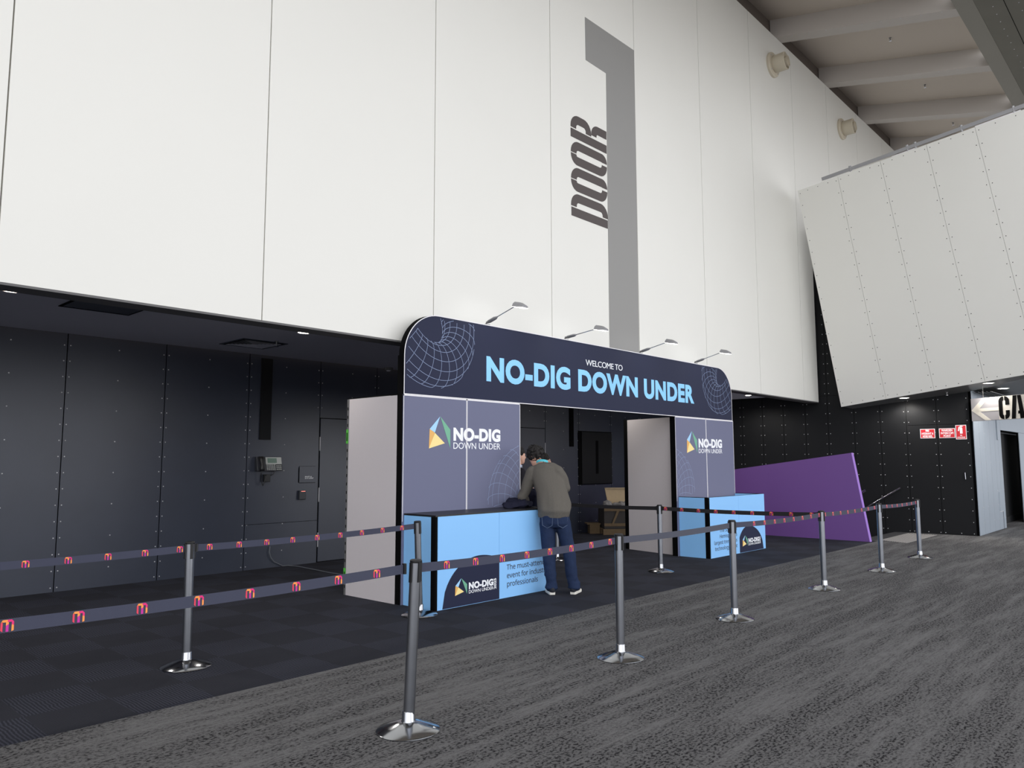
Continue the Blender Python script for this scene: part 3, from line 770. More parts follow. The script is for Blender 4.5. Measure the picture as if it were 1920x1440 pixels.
# fire signs on the black wall
def fire_sign(y1, y0, z0, z1, text, label, picto=False):
    o = pb((y0+y1)/2, (z0+z1)/2, .003); t = thing('fire_sign', o, label, 'sign', 'red fire signs on the black wall')
    u = (pb(y0, 1)-pb(y1, 1)).normalized(); w = y1-y0; h = z1-z0; c = pb(y1, z0, .003)
    mb = MB(); mb.prism([c, c+u*w, c+u*w+Vector((0, 0, h)), c+Vector((0, 0, h))], nb*.004); mb.build('plate', M_trim, t)
    e = .012; c2 = c + u*e + Vector((0, 0, e)) + nb*.004
    mb = MB(); mb.prism([c2, c2+u*(w-2*e), c2+u*(w-2*e)+Vector((0, 0, h-2*e)), c2+Vector((0, 0, h-2*e))], nb*.0015); mb.build('red_field', M_red, t)
    up = Vector((0, 0, 1)); n2 = nb*.0056
    if not picto:
        text_mesh('lettering', text, c+u*(w*.11)+up*(h*.10)+n2, u, up, w*.78, h*.80, M_text_white, t, bold=.03, thick=.001, align='CENTER')
    else:
        def q(a, b): return c+u*(w*a)+up*(h*b)+n2
        mb = MB(); mb.prism([q(.40, .40), q(.64, .40), q(.64, .78), q(.58, .83), q(.46, .83), q(.40, .78)], nb*.001)
        mb.prism([q(.42, .86), q(.60, .86), q(.72, .90), q(.60, .94), q(.44, .94)], nb*.001)
        mb.ribbon([q(.46, .88), q(.34, .84), q(.26, .58)], .022, nb, .001); mb.build('pictogram', M_text_white, t)
        text_mesh('lettering', 'FIRE\nEXTINGUISHER', q(.14, .08), u, up, w*.72, h*.24, M_text_white, t, bold=.02, thick=.001, align='CENTER')
fire_sign(4.777, 4.486, 2.055, 2.26, 'FIRE\nHYDRANT &\nHOSE REEL', 'red sign reading fire hydrant and hose reel')
fire_sign(4.41, 4.105, 2.055, 2.262, 'WARDEN\nINTERCOM\nPOINT', 'red sign reading warden intercom point')
fire_sign(4.095, 3.893, 2.02, 2.325, '', 'taller red sign with a white fire extinguisher picture', True)

# overhead arrow sign
dS = Vector((math.sin(math.radians(28)), math.cos(math.radians(28)), 0)); 
A = CP + pray(1820, 748)*16.0; ZT = A.z; ZBt = (CP + pray(1822, 790)*16.0).z
uS = -dS; nS = Vector((-dS.y, dS.x, 0)); nS = nS if nS.dot(CP-A) > 0 else -nS
t = thing('arrow_sign', A, 'overhead grey and cream sign with a left arrow and black stencil letters', 'sign')
W = 1.62; H = ZT-ZBt; up = Vector((0, 0, 1))
def sg(a, b, off=0.0): return Vector((A.x, A.y, ZBt)) + uS*a + up*b + nS*off
def s_at(px): # distance along the sign for a pixel column
    p = on_plane(px, 770, A, nS); return (p-Vector((A.x, A.y, p.z))).dot(uS)
a_c, a_end = s_at(1873), s_at(1921)
W = max(W, a_end+.02)
mb = MB(); mb.prism([sg(0, 0, -.1), sg(W, 0, -.1), sg(W, H, -.1), sg(0, H, -.1)], nS*.1); mb.build('panel', M_signgrey, t)
mb = MB(); mb.prism([sg(a_c, 0), sg(W, 0), sg(W, H), sg(a_c, H)], nS*.003); mb.build('letter_field', M_signbeige, t)
mb = MB()
tip = (s_at(1821.5), H*.47); xj = s_at(1836)
mb.prism([sg(*tip), sg(s_at(1856)-.02, H), sg(s_at(1846), H)], nS*.003) if False else None
x1, x2 = s_at(1847), s_at(1858)
mb.prism([sg(*tip), sg(s_at(1834), H*.47), sg(s_at(1856), H), sg(s_at(1844), H)], nS*.003)
mb.prism([sg(*tip), sg(s_at(1834), H*.47), sg(s_at(1857.5), 0), sg(s_at(1847), 0)], nS*.003)
mb.prism([sg(s_at(1830), H*.40), sg(a_c, H*.40), sg(a_c, H*.54), sg(s_at(1830), H*.54)], nS*.003)
mb.build('arrow', M_signbeige, t)
mb = MB(); wC = s_at(1894)-s_at(1874)
stencil(mb, 'C', lambda a, b: sg(s_at(1873.5)+a, H*.01+b, .003), wC, H*.98, wC*.36, nS, .004)
wA = s_at(1922)-s_at(1896.5)
stencil(mb, 'A', lambda a, b: sg(s_at(1896.5)+a, H*.01+b, .003), wA, H*.98, wA*.30, nS, .004)
mb.build('lettering', M_gap, t)
for a in (.25, W-.25):
    mb = MB(); mb.tube([sg(a, H, -.05), sg(a, H+.4, -.05)], .004, 8); mb.build('hanger', M_alu, t, smooth=True)

# louvre grille in the walkway soffit
t = thing('louvre_grille', (19.3, 3.58, 3.03), 'long dark louvre grille in the soffit above the silver wall', 'grille')
zl = 3.02
mb = MB(); mb.box(18.45, 20.8, 3.40, 3.74, zl-.004, zl); mb.build('backing', M_gap, t)
for k in range(5):
    mb = MB(); mb.box(18.44, 20.82, 3.40+.075*k, 3.425+.075*k, zl-.014, zl-.004); mb.build('blade', M_under, t)

# handrails
def rail(name, pts, r, label, cat, brk, m=M_chrome):
    t = thing(name, pts[0], label, cat)
    mb = MB(); mb.tube(pts, r, 14); mb.build('tube', m, t, smooth='auto')
    for a, b in brk:
        mb = MB(); mb.tube([a, (Vector(a)+Vector(b))/2+Vector((0, 0, -.04)), b], .01, 8); mb.build('bracket', m, t, smooth=True)
d = Vector((-.038, .634, -.407)).normalized(); s0 = Vector((18.20, 5.20, .98))
rail('handrail', [s0, s0+d*3.2], .022, 'steel handrail fixed to the black wall going down the stair', 'handrail', [(s0+d*.55, s0+d*.55+Vector((.09, 0, -.06))), (s0+d*1.8, s0+d*1.8+Vector((.09, 0, -.06)))])
s1 = Vector((15.95, 5.206, .986)); d1 = Vector((0, .634, -.407)).normalized()
rail('handrail', [s1, s1+d1*2.6], .022, 'steel handrail end poking out behind the purple wall', 'handrail', [(s1+d1*.6, s1+d1*.6+Vector((-.16, 0, -.06)))])
# rail on top of the leaning wall
t = thing('guard_rail', T0, 'long flat steel guard rail above the leaning white wall', 'guard rail')
ra = on_plane(1540, 333, B0-npan*.1, npan); rb = on_plane(1921, 193.5, B0-npan*.1, npan); rc = rb + (rb-ra)*.7
ud = (T0-B0).normalized()
mb = MB(); mb.prism([ra-ud*.0, rc, rc-ud*.07, ra-ud*.07], -npan*.05); mb.build('rail_bar', M_lampgrey, t)
for fa, fb in ((.02, .17), (.38, .50), (.78, .98)):
    mb = MB(); mb.prism([ra.lerp(rb, fa)-ud*.09, ra.lerp(rb, fb)-ud*.09, ra.lerp(rb, fb)-ud*.112, ra.lerp(rb, fa)-ud*.112], -npan*.02); mb.build('lower_strip', M_trim, t)
top_d = (TR-T0).normalized()
def foot(p):  # closest point along ud on the panel's top edge
    n = top_d.cross(npan); k = (T0-p).dot(n)/ud.dot(n); return p + ud*k
for fk in (.16, .46, .50, .72, .95):
    p = ra.lerp(rb, fk); f0 = foot(p)
    mb = MB(); mb.tube([p-ud*.02-npan*.02, f0-npan*.02-ud*.05], .018, 8); mb.tube([p+ud*.03-npan*.025, p-ud*.1-npan*.025], .028, 8); mb.build('bracket', M_alu, t, smooth='auto')
# glass-like upstand behind the rail
mb = MB(); mb.prism([T0-npan*.2+ud*.0, TR2-npan*.2, TR2-npan*.2+ud*.02, T0-npan*.2+ud*.02], -npan*.05)
mb.build('kerb', M_trim, t)

# purple stair wall
XP = 15.67
t = thing('stair_wall', (XP, 5.07, 0), 'purple wall with a slanted end and sloping top beside the stair', 'stair wall')
pts = [(5.085, 0.0), (5.353, 1.726), (7.845, 1.388), (10.3, 1.055), (10.3, 0.0)]
mb = MB(); mb.prism([(XP, y, z) for y, z in pts], (.11, 0, 0)); mb.build('wall_face', M_purple, t)
M_purple_lit = mat('purple_lit_end', rgb(150, 112, 196), 0.5)  # lighter copy of the purple, window light on the end put into colour
mb = MB(); mb.prism([(XP, 5.085, 0), (XP, 5.353, 1.726), (XP, 5.349, 1.727), (XP, 5.080, 0)], (.11, 0, 0)); mb.build('end_cap', M_purple_lit, t)

# tactile pad at the head of the stair
q = [Vector((16.14, 5.05, 0)), Vector((15.87, 4.47, 0)), Vector((18.03, 4.47, 0)), Vector((18.03, 5.06, 0))]
mb = MB(); mb.prism(q, (0, 0, .003), 0)
nx, ny = 42, 12
for i in range(nx):
    for j in range(ny):
        a = q[1].lerp(q[2], (i+.5)/nx); b = q[0].lerp(q[3], (i+.5)/nx); c = a.lerp(b, (j+.5)/ny)
        mb.lathe([(.017, .003), (.013, .008), (0, .009)], c, (0, 0, 1), 6, 1)
solo(mb, 'tactile_pad', [M_stair, M_tact], 'pale studded tactile pad on the carpet at the head of the stair', 'tactile pad', origin=(17, 4.75, 0))

# ------------------------------------------------------------------ line art of a doughnut-shaped wire mesh
def torus_lines(c2, R, r, tilt, spin, nu, nv, scale, clip):
    """visible grid lines of a tilted ring, as 2-D polylines"""
    def P(u, v):
        p = Vector(((R+r*math.cos(v))*math.cos(u), (R+r*math.cos(v))*math.sin(u), r*math.sin(v)))
        n = Vector((math.cos(v)*math.cos(u), math.cos(v)*math.sin(u), math.sin(v)))
        return p, n
    rot = Matrix.Rotation(spin, 3, 'Z') @ Matrix.Rotation(tilt, 3, 'X')
    inv = rot.inverted(); vd = inv @ Vector((0, 0, 1))
    def inside(p):
        return (math.hypot(p.x, p.y)-R)**2 + p.z**2 < (r*.985)**2
    def vis(p, n):
        if n.dot(vd) < 0.0: return False
        q = p + n*.02*r
        for k in range(1, 60):
            if inside(q + vd*(k*.05*r)): return False
        return True
    lines = []
    def walk(gen):
        cur = []
        for u, v in gen:
            p, n = P(u, v); s = rot @ p
            xy = (c2[0]+s.x*scale, c2[1]+s.y*scale)
            if vis(p, n) and clip(*xy): cur.append(xy)
            else:
                if len(cur) > 1: lines.append(cur)
                cur = []
        if len(cur) > 1: lines.append(cur)
    K = 90
    for i in range(nu): walk([(2*PI*i/nu, 2*PI*k/K) for k in range(K+1)])
    for j in range(nv): walk([(2*PI*k/K, 2*PI*j/nv) for k in range(K+1)])
    return lines

# ------------------------------------------------------------------ entrance arch
YA, TA = 6.665, 0.09
XA0, XA1, ZH0, ZH1 = 5.385, 13.27, 2.322, 3.285
RAD = 0.52
t = thing('entrance_arch', (9.3, YA, 0), 'wide navy and grey welcome archway standing before the dark recess', 'archway')
def header_outline(ins=0.0):
    x0, x1, z0, z1, R = XA0+ins, XA1-ins, ZH0, ZH1-ins, RAD-ins
    pts = [(x0, z0), (x1, z0)]
    for k in range(15): a = PI/2*k/14; pts.append((x1-R+R*math.cos(a), z1-R+R*math.sin(a)))
    for k in range(15): a = PI/2+PI/2*k/14; pts.append((x0+R+R*math.cos(a), z1-R+R*math.sin(a)))
    return pts
mb = MB(); mb.prism([(x, YA+.004, z) for x, z in header_outline()], (0, TA-.004, 0)); hd = mb.build('header_panel', M_gap, t)
mb = MB(); mb.prism([(x, YA, z) for x, z in header_outline(.012)], (0, .004, 0)); fcx = mb.build('printed_face', M_navy, hd)
mb = MB(); mb.ribbon([(x, YA-.001, z) for x, z in header_outline(.006)], .010, (0, -1, 0), .002, 0, True); mb.build('white_edging', M_trim, hd)
text_mesh('lettering', 'NO-DIG DOWN UNDER', (6.704, YA, 2.562), (1, 0, 0), (0, 0, 1), 5.16, .325, M_text_blue, hd, bold=.048, spacing=1.08)
text_mesh('lettering', 'WELCOME TO', (8.755, YA, 2.955), (1, 0, 0), (0, 0, 1), .935, .088, M_text_white, hd, bold=.0, spacing=.92)
def in_header(x, z):
    if not (XA0+.03 < x < XA1-.03 and ZH0+.02 < z < ZH1-.03): return False
    for cx in (XA0+RAD, XA1-RAD):
        if ((cx < 9) == (x < cx)) and z > ZH1-RAD and (cx < 9 or x > cx) and (cx > 9 or x < cx):
            if math.hypot(x-cx, z-(ZH1-RAD)) > RAD-.035: return False
    return True
def art(name, lines, y, parent, mirror=None, w=.0048):
    mb = MB()
    for l in lines:
        mb.ribbon([((mirror-x if mirror else x), y-.0012, z) for x, z in l], w, (0, -1, 0))
    if mb.f: mb.build(name, M_line, parent)
LA = torus_lines((5.70, 3.25), 1.24, .54, math.radians(-42), math.radians(-51), 30, 14, .5, in_header)
art('line_art', LA, YA, hd)
art('line_art', LA, YA, hd, mirror=XA0+XA1)
# legs: two panels each side
LEG = [(XA0, 6.366), (6.370, 7.33), (11.205, 12.25), (12.255, XA1+.02)]
legs = []
for a, b in LEG:
    mb = MB(); mb.box(a, b, YA, YA+TA, 0.0, ZH0-.006); lg = mb.build('leg_panel', M_violet, t)
    legs.append(lg)
for i, (a, b) in enumerate(LEG):
    mb = MB()
    mb.box(a, a+.008, YA-.002, YA, 0.9, ZH0-.006); mb.box(b-.008, b, YA-.002, YA, .9, ZH0-.006); mb.box(a, b, YA-.002, YA, ZH0-.02, ZH0-.006)
    mb.build('white_edging', M_trim, legs[i])
mb = MB(); mb.box(XA0-.008, XA0, YA+.012, YA+TA+.01, 0, ZH1-RAD); mb.build('side_edge', M_gap, t)
mb = MB(); mb.box(XA1+.02, XA1+.03, YA+.012, YA+TA+.01, 0, ZH1-RAD); mb.build('side_edge', M_gap, t)
# arch logos
def logo(x0, z0, sx, sz, y, parent, year=None):
    """faceted marks and two-line name; (x0,z0) lower-left of the mark, sx width of whole logo, sz its height"""
    mw = sx*.278
    def q(a, b): return (x0+a*mw, y-.001, z0+b*sz)
    mb = MB(); v_ = (0, -.0012, 0)
    mb.prism([q(.505, 1.0), q(.03, .60), q(.27, .495)], v_, 0)
    mb.prism([q(.525, 1.0), q(1.0, .60), q(1.0, 0.02)], v_, 1)
    mb.prism([q(.03, .60), q(.27, .49), q(.0, 0.0)], v_, 2)
    mb.prism([q(.275, .485), q(.74, .17), q(.0, 0.0)], v_, 3)
    mb.build('logo_mark', [M_lg_b, M_lg_g, M_lg_o, M_lg_y], parent)
    tx = x0+sx*.322; tw = sx*(.678 if not year else .60)
    text_mesh('logo_lettering', 'NO-DIG', (tx, y, z0+sz*.25), (1, 0, 0), (0, 0, 1), tw, sz*.43, M_text_white, parent, bold=.055, thick=.0015, spacing=1.06)
    text_mesh('logo_lettering', 'DOWN UNDER', (tx, y, z0-.0*sz), (1, 0, 0), (0, 0, 1), tw, sz*.205, M_text_white, parent, bold=.004, thick=.0015)
    if year:
        text_mesh('logo_lettering', year, (tx+tw+sx*.075, y, z0), (0, 0, 1), (-1, 0, 0), sz*.68, sx*.062, M_text_white, parent, bold=.03, thick=.0015)
logo(5.765, 1.712, 1.192, .375, YA, legs[0]); logo(11.571, 1.706, 1.262, .375, YA, legs[2])
LB = torus_lines((7.56, .93), 1.24, .54, math.radians(-30), math.radians(-51), 34, 14, .5, lambda x, z: 6.4 < x < 7.31 and 1.0 < z < 2.2)
art('line_art', LB, YA, legs[1]); 
art('line_art', [[(x, z) for x, z in l] for l in LB], YA, legs[2], mirror=7.33+11.205)
# return panels
def return_panel(p0, p1, th, clip=False, near=None):
    p0, p1 = Vector(p0), Vector(p1); d = (p1-p0).normalized(); n = Vector((-d.y, d.x, 0)); n = n if n.x > 0 else -n
    mb = MB(); mb.prism([p0, p1, p1+n*th, p0+n*th], (0, 0, ZH0-.01)); rp_ = mb.build('return_panel', M_retgrey, t)
    return rp_, d, n
rp1, d, n = return_panel((5.372, YA+TA+.01, 0), (5.356, 7.66, 0), .07)
mb = MB(); mb.box(5.352, 5.43, 7.66, 7.695, 0, ZH0-.01); pr = mb.build('frame_profile', M_alu, rp1)
mb = MB()
for k in range(22):
    z = .08+.1*k
    mb.box(5.349, 5.353, 7.671, 7.683, z, z+.035)
mb.build('slots', M_gap, pr)
for z in (.14, 1.78):
    mb = MB(); mb.box(5.347, 5.352, 7.662, 7.70, z, z+.17); ck = mb.build('clip', M_clip, pr)
    mb = MB(); mb.box(5.345, 5.3475, 7.672, 7.688, z+.03, z+.13); mb.build('clip_slot', M_gap, ck)
mb = MB(); mb.box(5.37, 5.44, YA+TA, 7.69, ZH0-.012, ZH0+.004); mb.build('top_edge', M_gap, rp1)
rp2, d, n = return_panel((7.25, YA+TA, 0), (7.25, 7.66, 0), .07)
rp3, d, n = return_panel((11.315, 6.80, 0), (11.545, 7.86, 0), .07)
mb = MB(); q0 = Vector((11.545, 7.86, 0)); mb.prism([q0-n*.004, q0+d*.09-n*.004, q0+d*.09+n*.074, q0+n*.074], (0, 0, ZH0)); mb.build('frame_edge', M_gap, rp3)
mb = MB(); mb.prism([(11.205, YA+.004, 0), (11.2, YA+.1, 0), (11.315, 6.80, 0), (11.33, YA+.09, 0)], (0, 0, ZH0-.01)); mb.build('frame_edge', M_gap, rp3)
rp4, d, n = return_panel((13.20, YA+TA, 0), (13.20, 7.66, 0), .07)

# arm lamps on the header
def arm_lamp(bx, hpx, label):
    b = Vector((bx, YA+.045, ZH1)); t = thing('arm_lamp', b, label, 'lamp', 'arm lamps on top of the archway')
    h = at_y(hpx[0], hpx[1], YA-.45); h.x = bx + (h.x-bx)
    h = at_x(hpx[0], hpx[1], bx+.02)
    e = b + Vector((0, -.02, .03)); dr = (h-e).normalized()
    mb = MB(); mb.box(bx-.03, bx+.03, YA, YA+TA, ZH1-.002, ZH1+.012); mb.tube([b+Vector((0, 0, .0)), b+Vector((0, -.02, .045))], .012, 8); mb.build('clamp', M_alu, t, smooth='auto')
    s_ = dr.cross(Vector((0, 0, 1))).normalized(); u_ = s_.cross(dr)
    m0 = e + dr*.01
    mb = MB(); mb.loft([(m0, s_*.02, u_*.012), (m0+dr*.03, s_*.034, u_*.02), (m0+dr*.13, s_*.034, u_*.02), (m0+dr*.17, s_*.016, u_*.01)], 14); mb.build('driver_box', M_lampgrey, t, smooth='auto')
    mb = MB(); mb.tube([m0+dr*.15, h], .006, 8); mb.build('arm', M_chrome, t, smooth='auto')
    f = Vector((0, -1, -.25)).normalized(); uu = Vector((0, -.25, 1)).normalized(); sx = Vector((1, 0, 0))
    mb = MB()
    L_ = .15; W_ = .075
    ring = lambda c, w, hh: [c+sx*w-uu*hh*.4, c+sx*w*.8+uu*hh*.5, c+sx*w*.3+uu*hh, c-sx*w*.3+uu*hh, c-sx*w*.8+uu*hh*.5, c-sx*w-uu*hh*.4]
    r0 = ring(h-f*.02, W_*.75, .045); r1 = ring(h+f*L_*.5, W_, .045); r2 = ring(h+f*L_, W_*.8, .022)
    mb.add(r0+r1+r2, [[i, i+1, i+7, i+6] for i in range(5)]+[[i+6, i+7, i+13, i+12] for i in range(5)]+[[5, 4, 3, 2, 1, 0], [12, 13, 14, 15, 16, 17]])
    hd_ = mb.build('lamp_head', M_lampgrey, t, smooth='auto')
    mb = MB(); mb.prism([r0[0]-uu*.001, r0[5]-uu*.001, r1[5]-uu*.001, r2[5]-uu*.001, r2[0]-uu*.001, r1[0]-uu*.001], -uu*.004); mb.build('lamp_lens', M_lampglass, hd_)
    # the lamp's own light, thrown back on the header and the wall behind
    tgt = Vector((bx, YA+.05, ZH1-.15)); c = h + f*L_*.4 - uu*.02
    ld = bpy.data.lights.new('lamp_light', 'SPOT'); ld.energy = 6; ld.spot_size = math.radians(115); ld.spot_blend = .7; ld.shadow_soft_size = .04; ld.color = (.93, .96, 1)
    lo = bpy.data.objects.new('lamp_light', ld); COL.objects.link(lo); lo.location = c - Vector(b); lo.parent = t
    lo.rotation_euler = (tgt-c).to_track_quat('-Z', 'Y').to_euler()
for bx, hp, lb in ((6.74, (968, 573), 'grey arm lamp on the archway, above the word NO-DIG'), (8.33, (1120, 616), 'grey arm lamp on the archway, beside the words welcome to'),
                   (10.24, (1252, 641), 'grey arm lamp on the archway, just past the foot of the numeral'), (11.99, (1354, 660), 'grey arm lamp on the archway, above the last letters of UNDER')):
    arm_lamp(bx, hp, lb)

# ------------------------------------------------------------------ registration counters
def counter(x0, x1, yf, yb, h, label, arc, lg, txt, opentop):
    t = thing('registration_counter', ((x0+x1)/2, (yf+yb)/2, 0), label, 'counter', 'blue counters under the archway')
    xm = (x0+x1)/2 if opentop else 6.379
    parts = []
    for a, b in ((x0, xm-.002), (xm+.002, x1)):
        mb = MB(); mb.box(a, b, yf, yf+.03, 0.0, h); parts.append(mb.build('front_panel', M_blue, t))
    mb = MB(); mb.box(x0-.03, x0-.002, yf+.075, yb-.005, 0, h-.004); mb.build('side_panel', M_blue, t)
    mb = MB(); mb.box(x0-.032, x0-.001, yf+.004, yf+.074, 0, h-.002); mb.build('corner_post', M_gap, t)
    mb = MB(); mb.box(x1-.03, x1, yf+.032, yb-.005, 0, h-.004); mb.build('side_panel', M_blue, t)
    if opentop:
        mb = MB(); mb.box(x0, x1-.03, yf+.032, yb-.01, h-.16, h-.14); mb.build('inner_shelf', M_wood, t)
        mb = MB(); mb.box(x0-.03, x1, yf+.031, yf+.045, h-.012, h+.004); mb.box(x1-.03, x1+.002, yf+.03, yb-.01, h-.004, h+.004); mb.box(x0-.03, x0, yf+.03, yb-.01, h-.004, h+.004); mb.build('top_edge', M_gap, t)
    else:
        mb = MB(); mb.box(x0-.03, x1, yf+.002, yb-.004, h-.001, h+.016); mb.build('worktop', M_plastic, t)
    # printed half-round graphic
    cx, R_, Hh, left = arc
    pan = parts[0] if left else parts[1]
    mb = MB(); n_ = 26; up_ = []
    xa, xb = (cx-R_[0], xm) if left else (xm, cx+R_[1])
    for k in range(n_+1):
        x = xa + (xb-xa)*k/n_
        rr = R_[0] if x < cx else R_[1]
        z = Hh*math.sqrt(max(0, 1-((x-cx)/rr)**2)); up_.append((x, yf-.001, z))
    for k in range(n_):
        if up_[k][2] < 1e-4 and up_[k+1][2] < 1e-4: continue
        q = [(up_[k][0], yf-.001, .004), (up_[k+1][0], yf-.001, .004), up_[k+1], up_[k]]
        if up_[k][2] < .005: q = q[:3]
        elif up_[k+1][2] < .005: q = [q[0], q[1], q[3]]
        mb.prism(q, (0, .001, 0))
    mb.build('graphic', M_navy, pan)
    logo(*lg, yf-.0015, pan, '2025')
    for (body, o, w, hh, al) in txt:
        text_mesh('lettering', body, (o[0], yf, o[1]), (1, 0, 0), (0, 0, 1), w, hh, M_text_dark, parts[1] if left else parts[0], bold=.008, thick=.0015, align=al, line=.95)
    return t
counter(5.44, 7.34, 6.13, YA, .975, 'long blue counter with a worktop where the man in grey leans', (6.07, (.56, .66), .52, True), (5.69, .122, .64, .175),
        [('The must-attend\nevent for industry\nprofessionals', (6.503, .103), .735, .274, 'LEFT')], False)
counter(11.285, 13.30, 6.11, YA, .972, 'blue open-topped counter at the far side of the archway', (12.63, (.42, .58), .445, False), (12.395, .105, .70, .18),
        [('The Southern\nHemisphere\u2019s\nlargest trenchless\ntechnology event', (11.405, .09), .80, .37, 'RIGHT')], True)

# ------------------------------------------------------------------ queue stanchions
def emblem(mb, c, u, up, n, s):
    """small folded-ribbon letter m, side s, centred on c"""
    def q(a, b): return c + u*(a*s) + up*(b*s) + n*.0008
    e = n*.0006
    mb.prism([q(-.5, .28), q(-.34, .36), q(-.34, -.50), q(-.5, -.36)], e, 1)
    mb.prism([q(-.5, .28), q(-.36, .50), q(.02, .50), q(.02, .30), q(-.34, .30)], e, 3)
    mb.prism([q(.02, .30), q(.02, .50), q(.32, .50), q(.5, .30)], e, 2)
    mb.prism([q(-.10, .0), q(.11, .14), q(.11, -.50), q(-.10, -.50)], e, 4)
    mb.prism([q(-.10, .30), q(.11, .30), q(.11, .14), q(-.10, .0)], e, 3)
    mb.prism([q(.33, .30), q(.5, .30), q(.5, .0), q(.33, .08)], e, 2)
    mb.prism([q(.33, .08), q(.5, .0), q(.5, -.44), q(.33, -.50)], e, 3)
POSTS = {(.85, 3.57): .955, (.70, 3.57): .96, (2.95, 3.57): .9735, (5.14, 3.60): .970, (7.147, 3.63): .966, (9.528, 3.646): .947, (11.638, 3.63): .952, (13.635, 3.66): .934, (.60, 5.91): .94, (2.69, 5.91): .938, (5.173, 6.10): .950, (9.485, 5.93): .938, (9.50, 7.85): .935}
def post_h(x, y): return min(POSTS.items(), key=lambda k: (k[0][0]-x)**2+(k[0][1]-y)**2)[1]
def stanchion(x, y, label, lean=(0, 0), links=()):
    PH = post_h(x, y)
    b = Vector((x, y, 0)); t = thing('queue_stanchion', b, label, 'stanchion', 'chrome queue stanchions')
    mb = MB(); mb.lathe([(.183, 0.0), (.186, .006), (.181, .011), (.12, .032), (.07, .048), (.043, .054)], b, (0, 0, 1), 56); mb.build('base', M_chrome, t, smooth='auto')
    mb = MB(); mb.lathe([(.043, .052), (.038, .060), (.0365, .108), (.034, .112)], b, (0, 0, 1), 32); mb.build('collar', M_chrome, t, smooth='auto')
    top = b + Vector((lean[0], lean[1], PH)); ax = (top-b).normalized()
    mb = MB(); mb.tube([b+ax*.05, b+ax*(PH-.012)], .0335, 28); mb.build('pole', M_pole, t, smooth='auto')
    hp = b+ax*(PH-.125)
    mb = MB(); mb.lathe([(.035, .112), (.0365, .118), (.036, .126), (.030, .130), (0, .130)], hp, ax, 28); mb.build('cap', M_plastic, t, smooth='auto')
    for k in range(4):
        an = k*PI/2 + LR; dd = Vector((math.cos(an), math.sin(an), 0)); s_ = Vector((-dd.y, dd.x, 0))
        o = hp + dd*.030 - s_*.010
        mb = MB(); mb.obox(o, s_*.020, dd*.011, ax*.115); mb.build('belt_slot', M_plastic, t)
    for (x2, y2, kind, ph) in links:
        e = Vector((x2, y2, 0)); d_ = (e-b); L_ = d_.length; u = d_/L_; n = Vector((u.y, -u.x, 0))
        if n.dot(CP-b) < 0: n = -n
        uu = u if u.cross(Vector((0, 0, 1))).dot(n) > 0 else -u
        zt = PH-.020; zt2 = post_h(x2, y2)-.020; hb = .053; sag = .014*(L_/2.1)
        mb = MB(); K = 16; t0, t1 = .036, L_-.036
        f = lambda s: zt+(zt2-zt)*s/L_ - sag*4*(s/L_)*(1-s/L_)
        for k in range(K):
            s0_, s1_ = t0+(t1-t0)*k/K, t0+(t1-t0)*(k+1)/K
            lx0 = Vector((lean[0], lean[1], 0))*(1-s0_/L_); lx1 = Vector((lean[0], lean[1], 0))*(1-s1_/L_)
            p0, p1 = b+u*s0_+lx0, b+u*s1_+lx1
            mb.prism([p0+Vector((0, 0, f(s0_)-hb)), p1+Vector((0, 0, f(s1_)-hb)), p1+Vector((0, 0, f(s1_))), p0+Vector((0, 0, f(s0_)))], -n*.0012, 0)
        if kind != 'plain' and kind != 'black':
            # first emblem at phase ph, then every 0.2583 m
            s = ph
            while s < L_-.05:
                if s > .035:
                    c = b+u*s+Vector((lean[0], lean[1], 0))*(1-s/L_)+Vector((0, 0, f(s)-hb/2))
                    emblem(mb, c, uu, Vector((0, 0, 1)), n, .046)
                s += .2583
        col = M_beltshade if kind in ('black', 'blackm') else M_belt  # both black kinds take the webbing with shade in its colour
        if kind == 'plain': col = M_belt2
        mb.build('belt', [col, M_e1, M_e2, M_e3, M_e4], t)
        for q_, dq, zt in ((b+u*.036, u, zt), (e-u*.036, -u, zt2)):
            mb = MB(); s_ = Vector((-u.y, u.x, 0)); mb.obox(q_-s_*.012+Vector((lean[0]*(q_-b).length if False else 0, 0, zt-hb-.004)), s_*.024, dq*.016, Vector((0, 0, hb+.008))); mb.build('belt_clip', M_plastic, t)
    return t
LR = 0.0
M_belt2 = mat('belt_webbing_plain', rgb(70, 72, 84), 0.75)
YR = 3.60
fx = [.85, 2.95, 5.14, 7.147, 9.528, 11.638, 13.635]
stanchion(.70, 3.57, 'chrome stanchion out at the near end of the front belt row', links=[(2.95, 3.57, 'm', .198)])
stanchion(2.95, 3.57, 'nearest chrome stanchion, on the striated carpet before the blue counter', lean=(.02, -.03), links=[(5.14, 3.60, 'm', .255)])
stanchion(5.14, 3.60, 'chrome stanchion standing on the striated carpet straight before the archway opening', links=[(7.147, 3.63, 'plain', 0)])
stanchion(7.147, 3.63, 'chrome stanchion on the striated carpet covering the far counter lettering', links=[(9.528, 3.646, 'm', .50)])
stanchion(9.528, 3.646, 'chrome stanchion before the purple wall where the shade-darkened belt meets the grey one', links=[(11.638, 3.63, 'm', .12)])
stanchion(11.638, 3.63, 'chrome stanchion before the tactile pad, last but one of the front row', links=[(13.635, 3.66, 'm', .12)])
stanchion(13.635, 3.66, 'last and farthest chrome stanchion of the front row, before the black wall')
stanchion(.60, 5.91, 'chrome stanchion at the near end of the back belt row', links=[(2.69, 5.91, 'm', .195)])
stanchion(2.69, 5.91, 'chrome stanchion standing on the charcoal carpet tiles before the telephone wall', lean=(-.01, .0), links=[(5.173, 6.10, 'm', .165)])
stanchion(5.173, 6.10, 'chrome stanchion against the near end of the long blue counter', lean=(-.05, -.01))
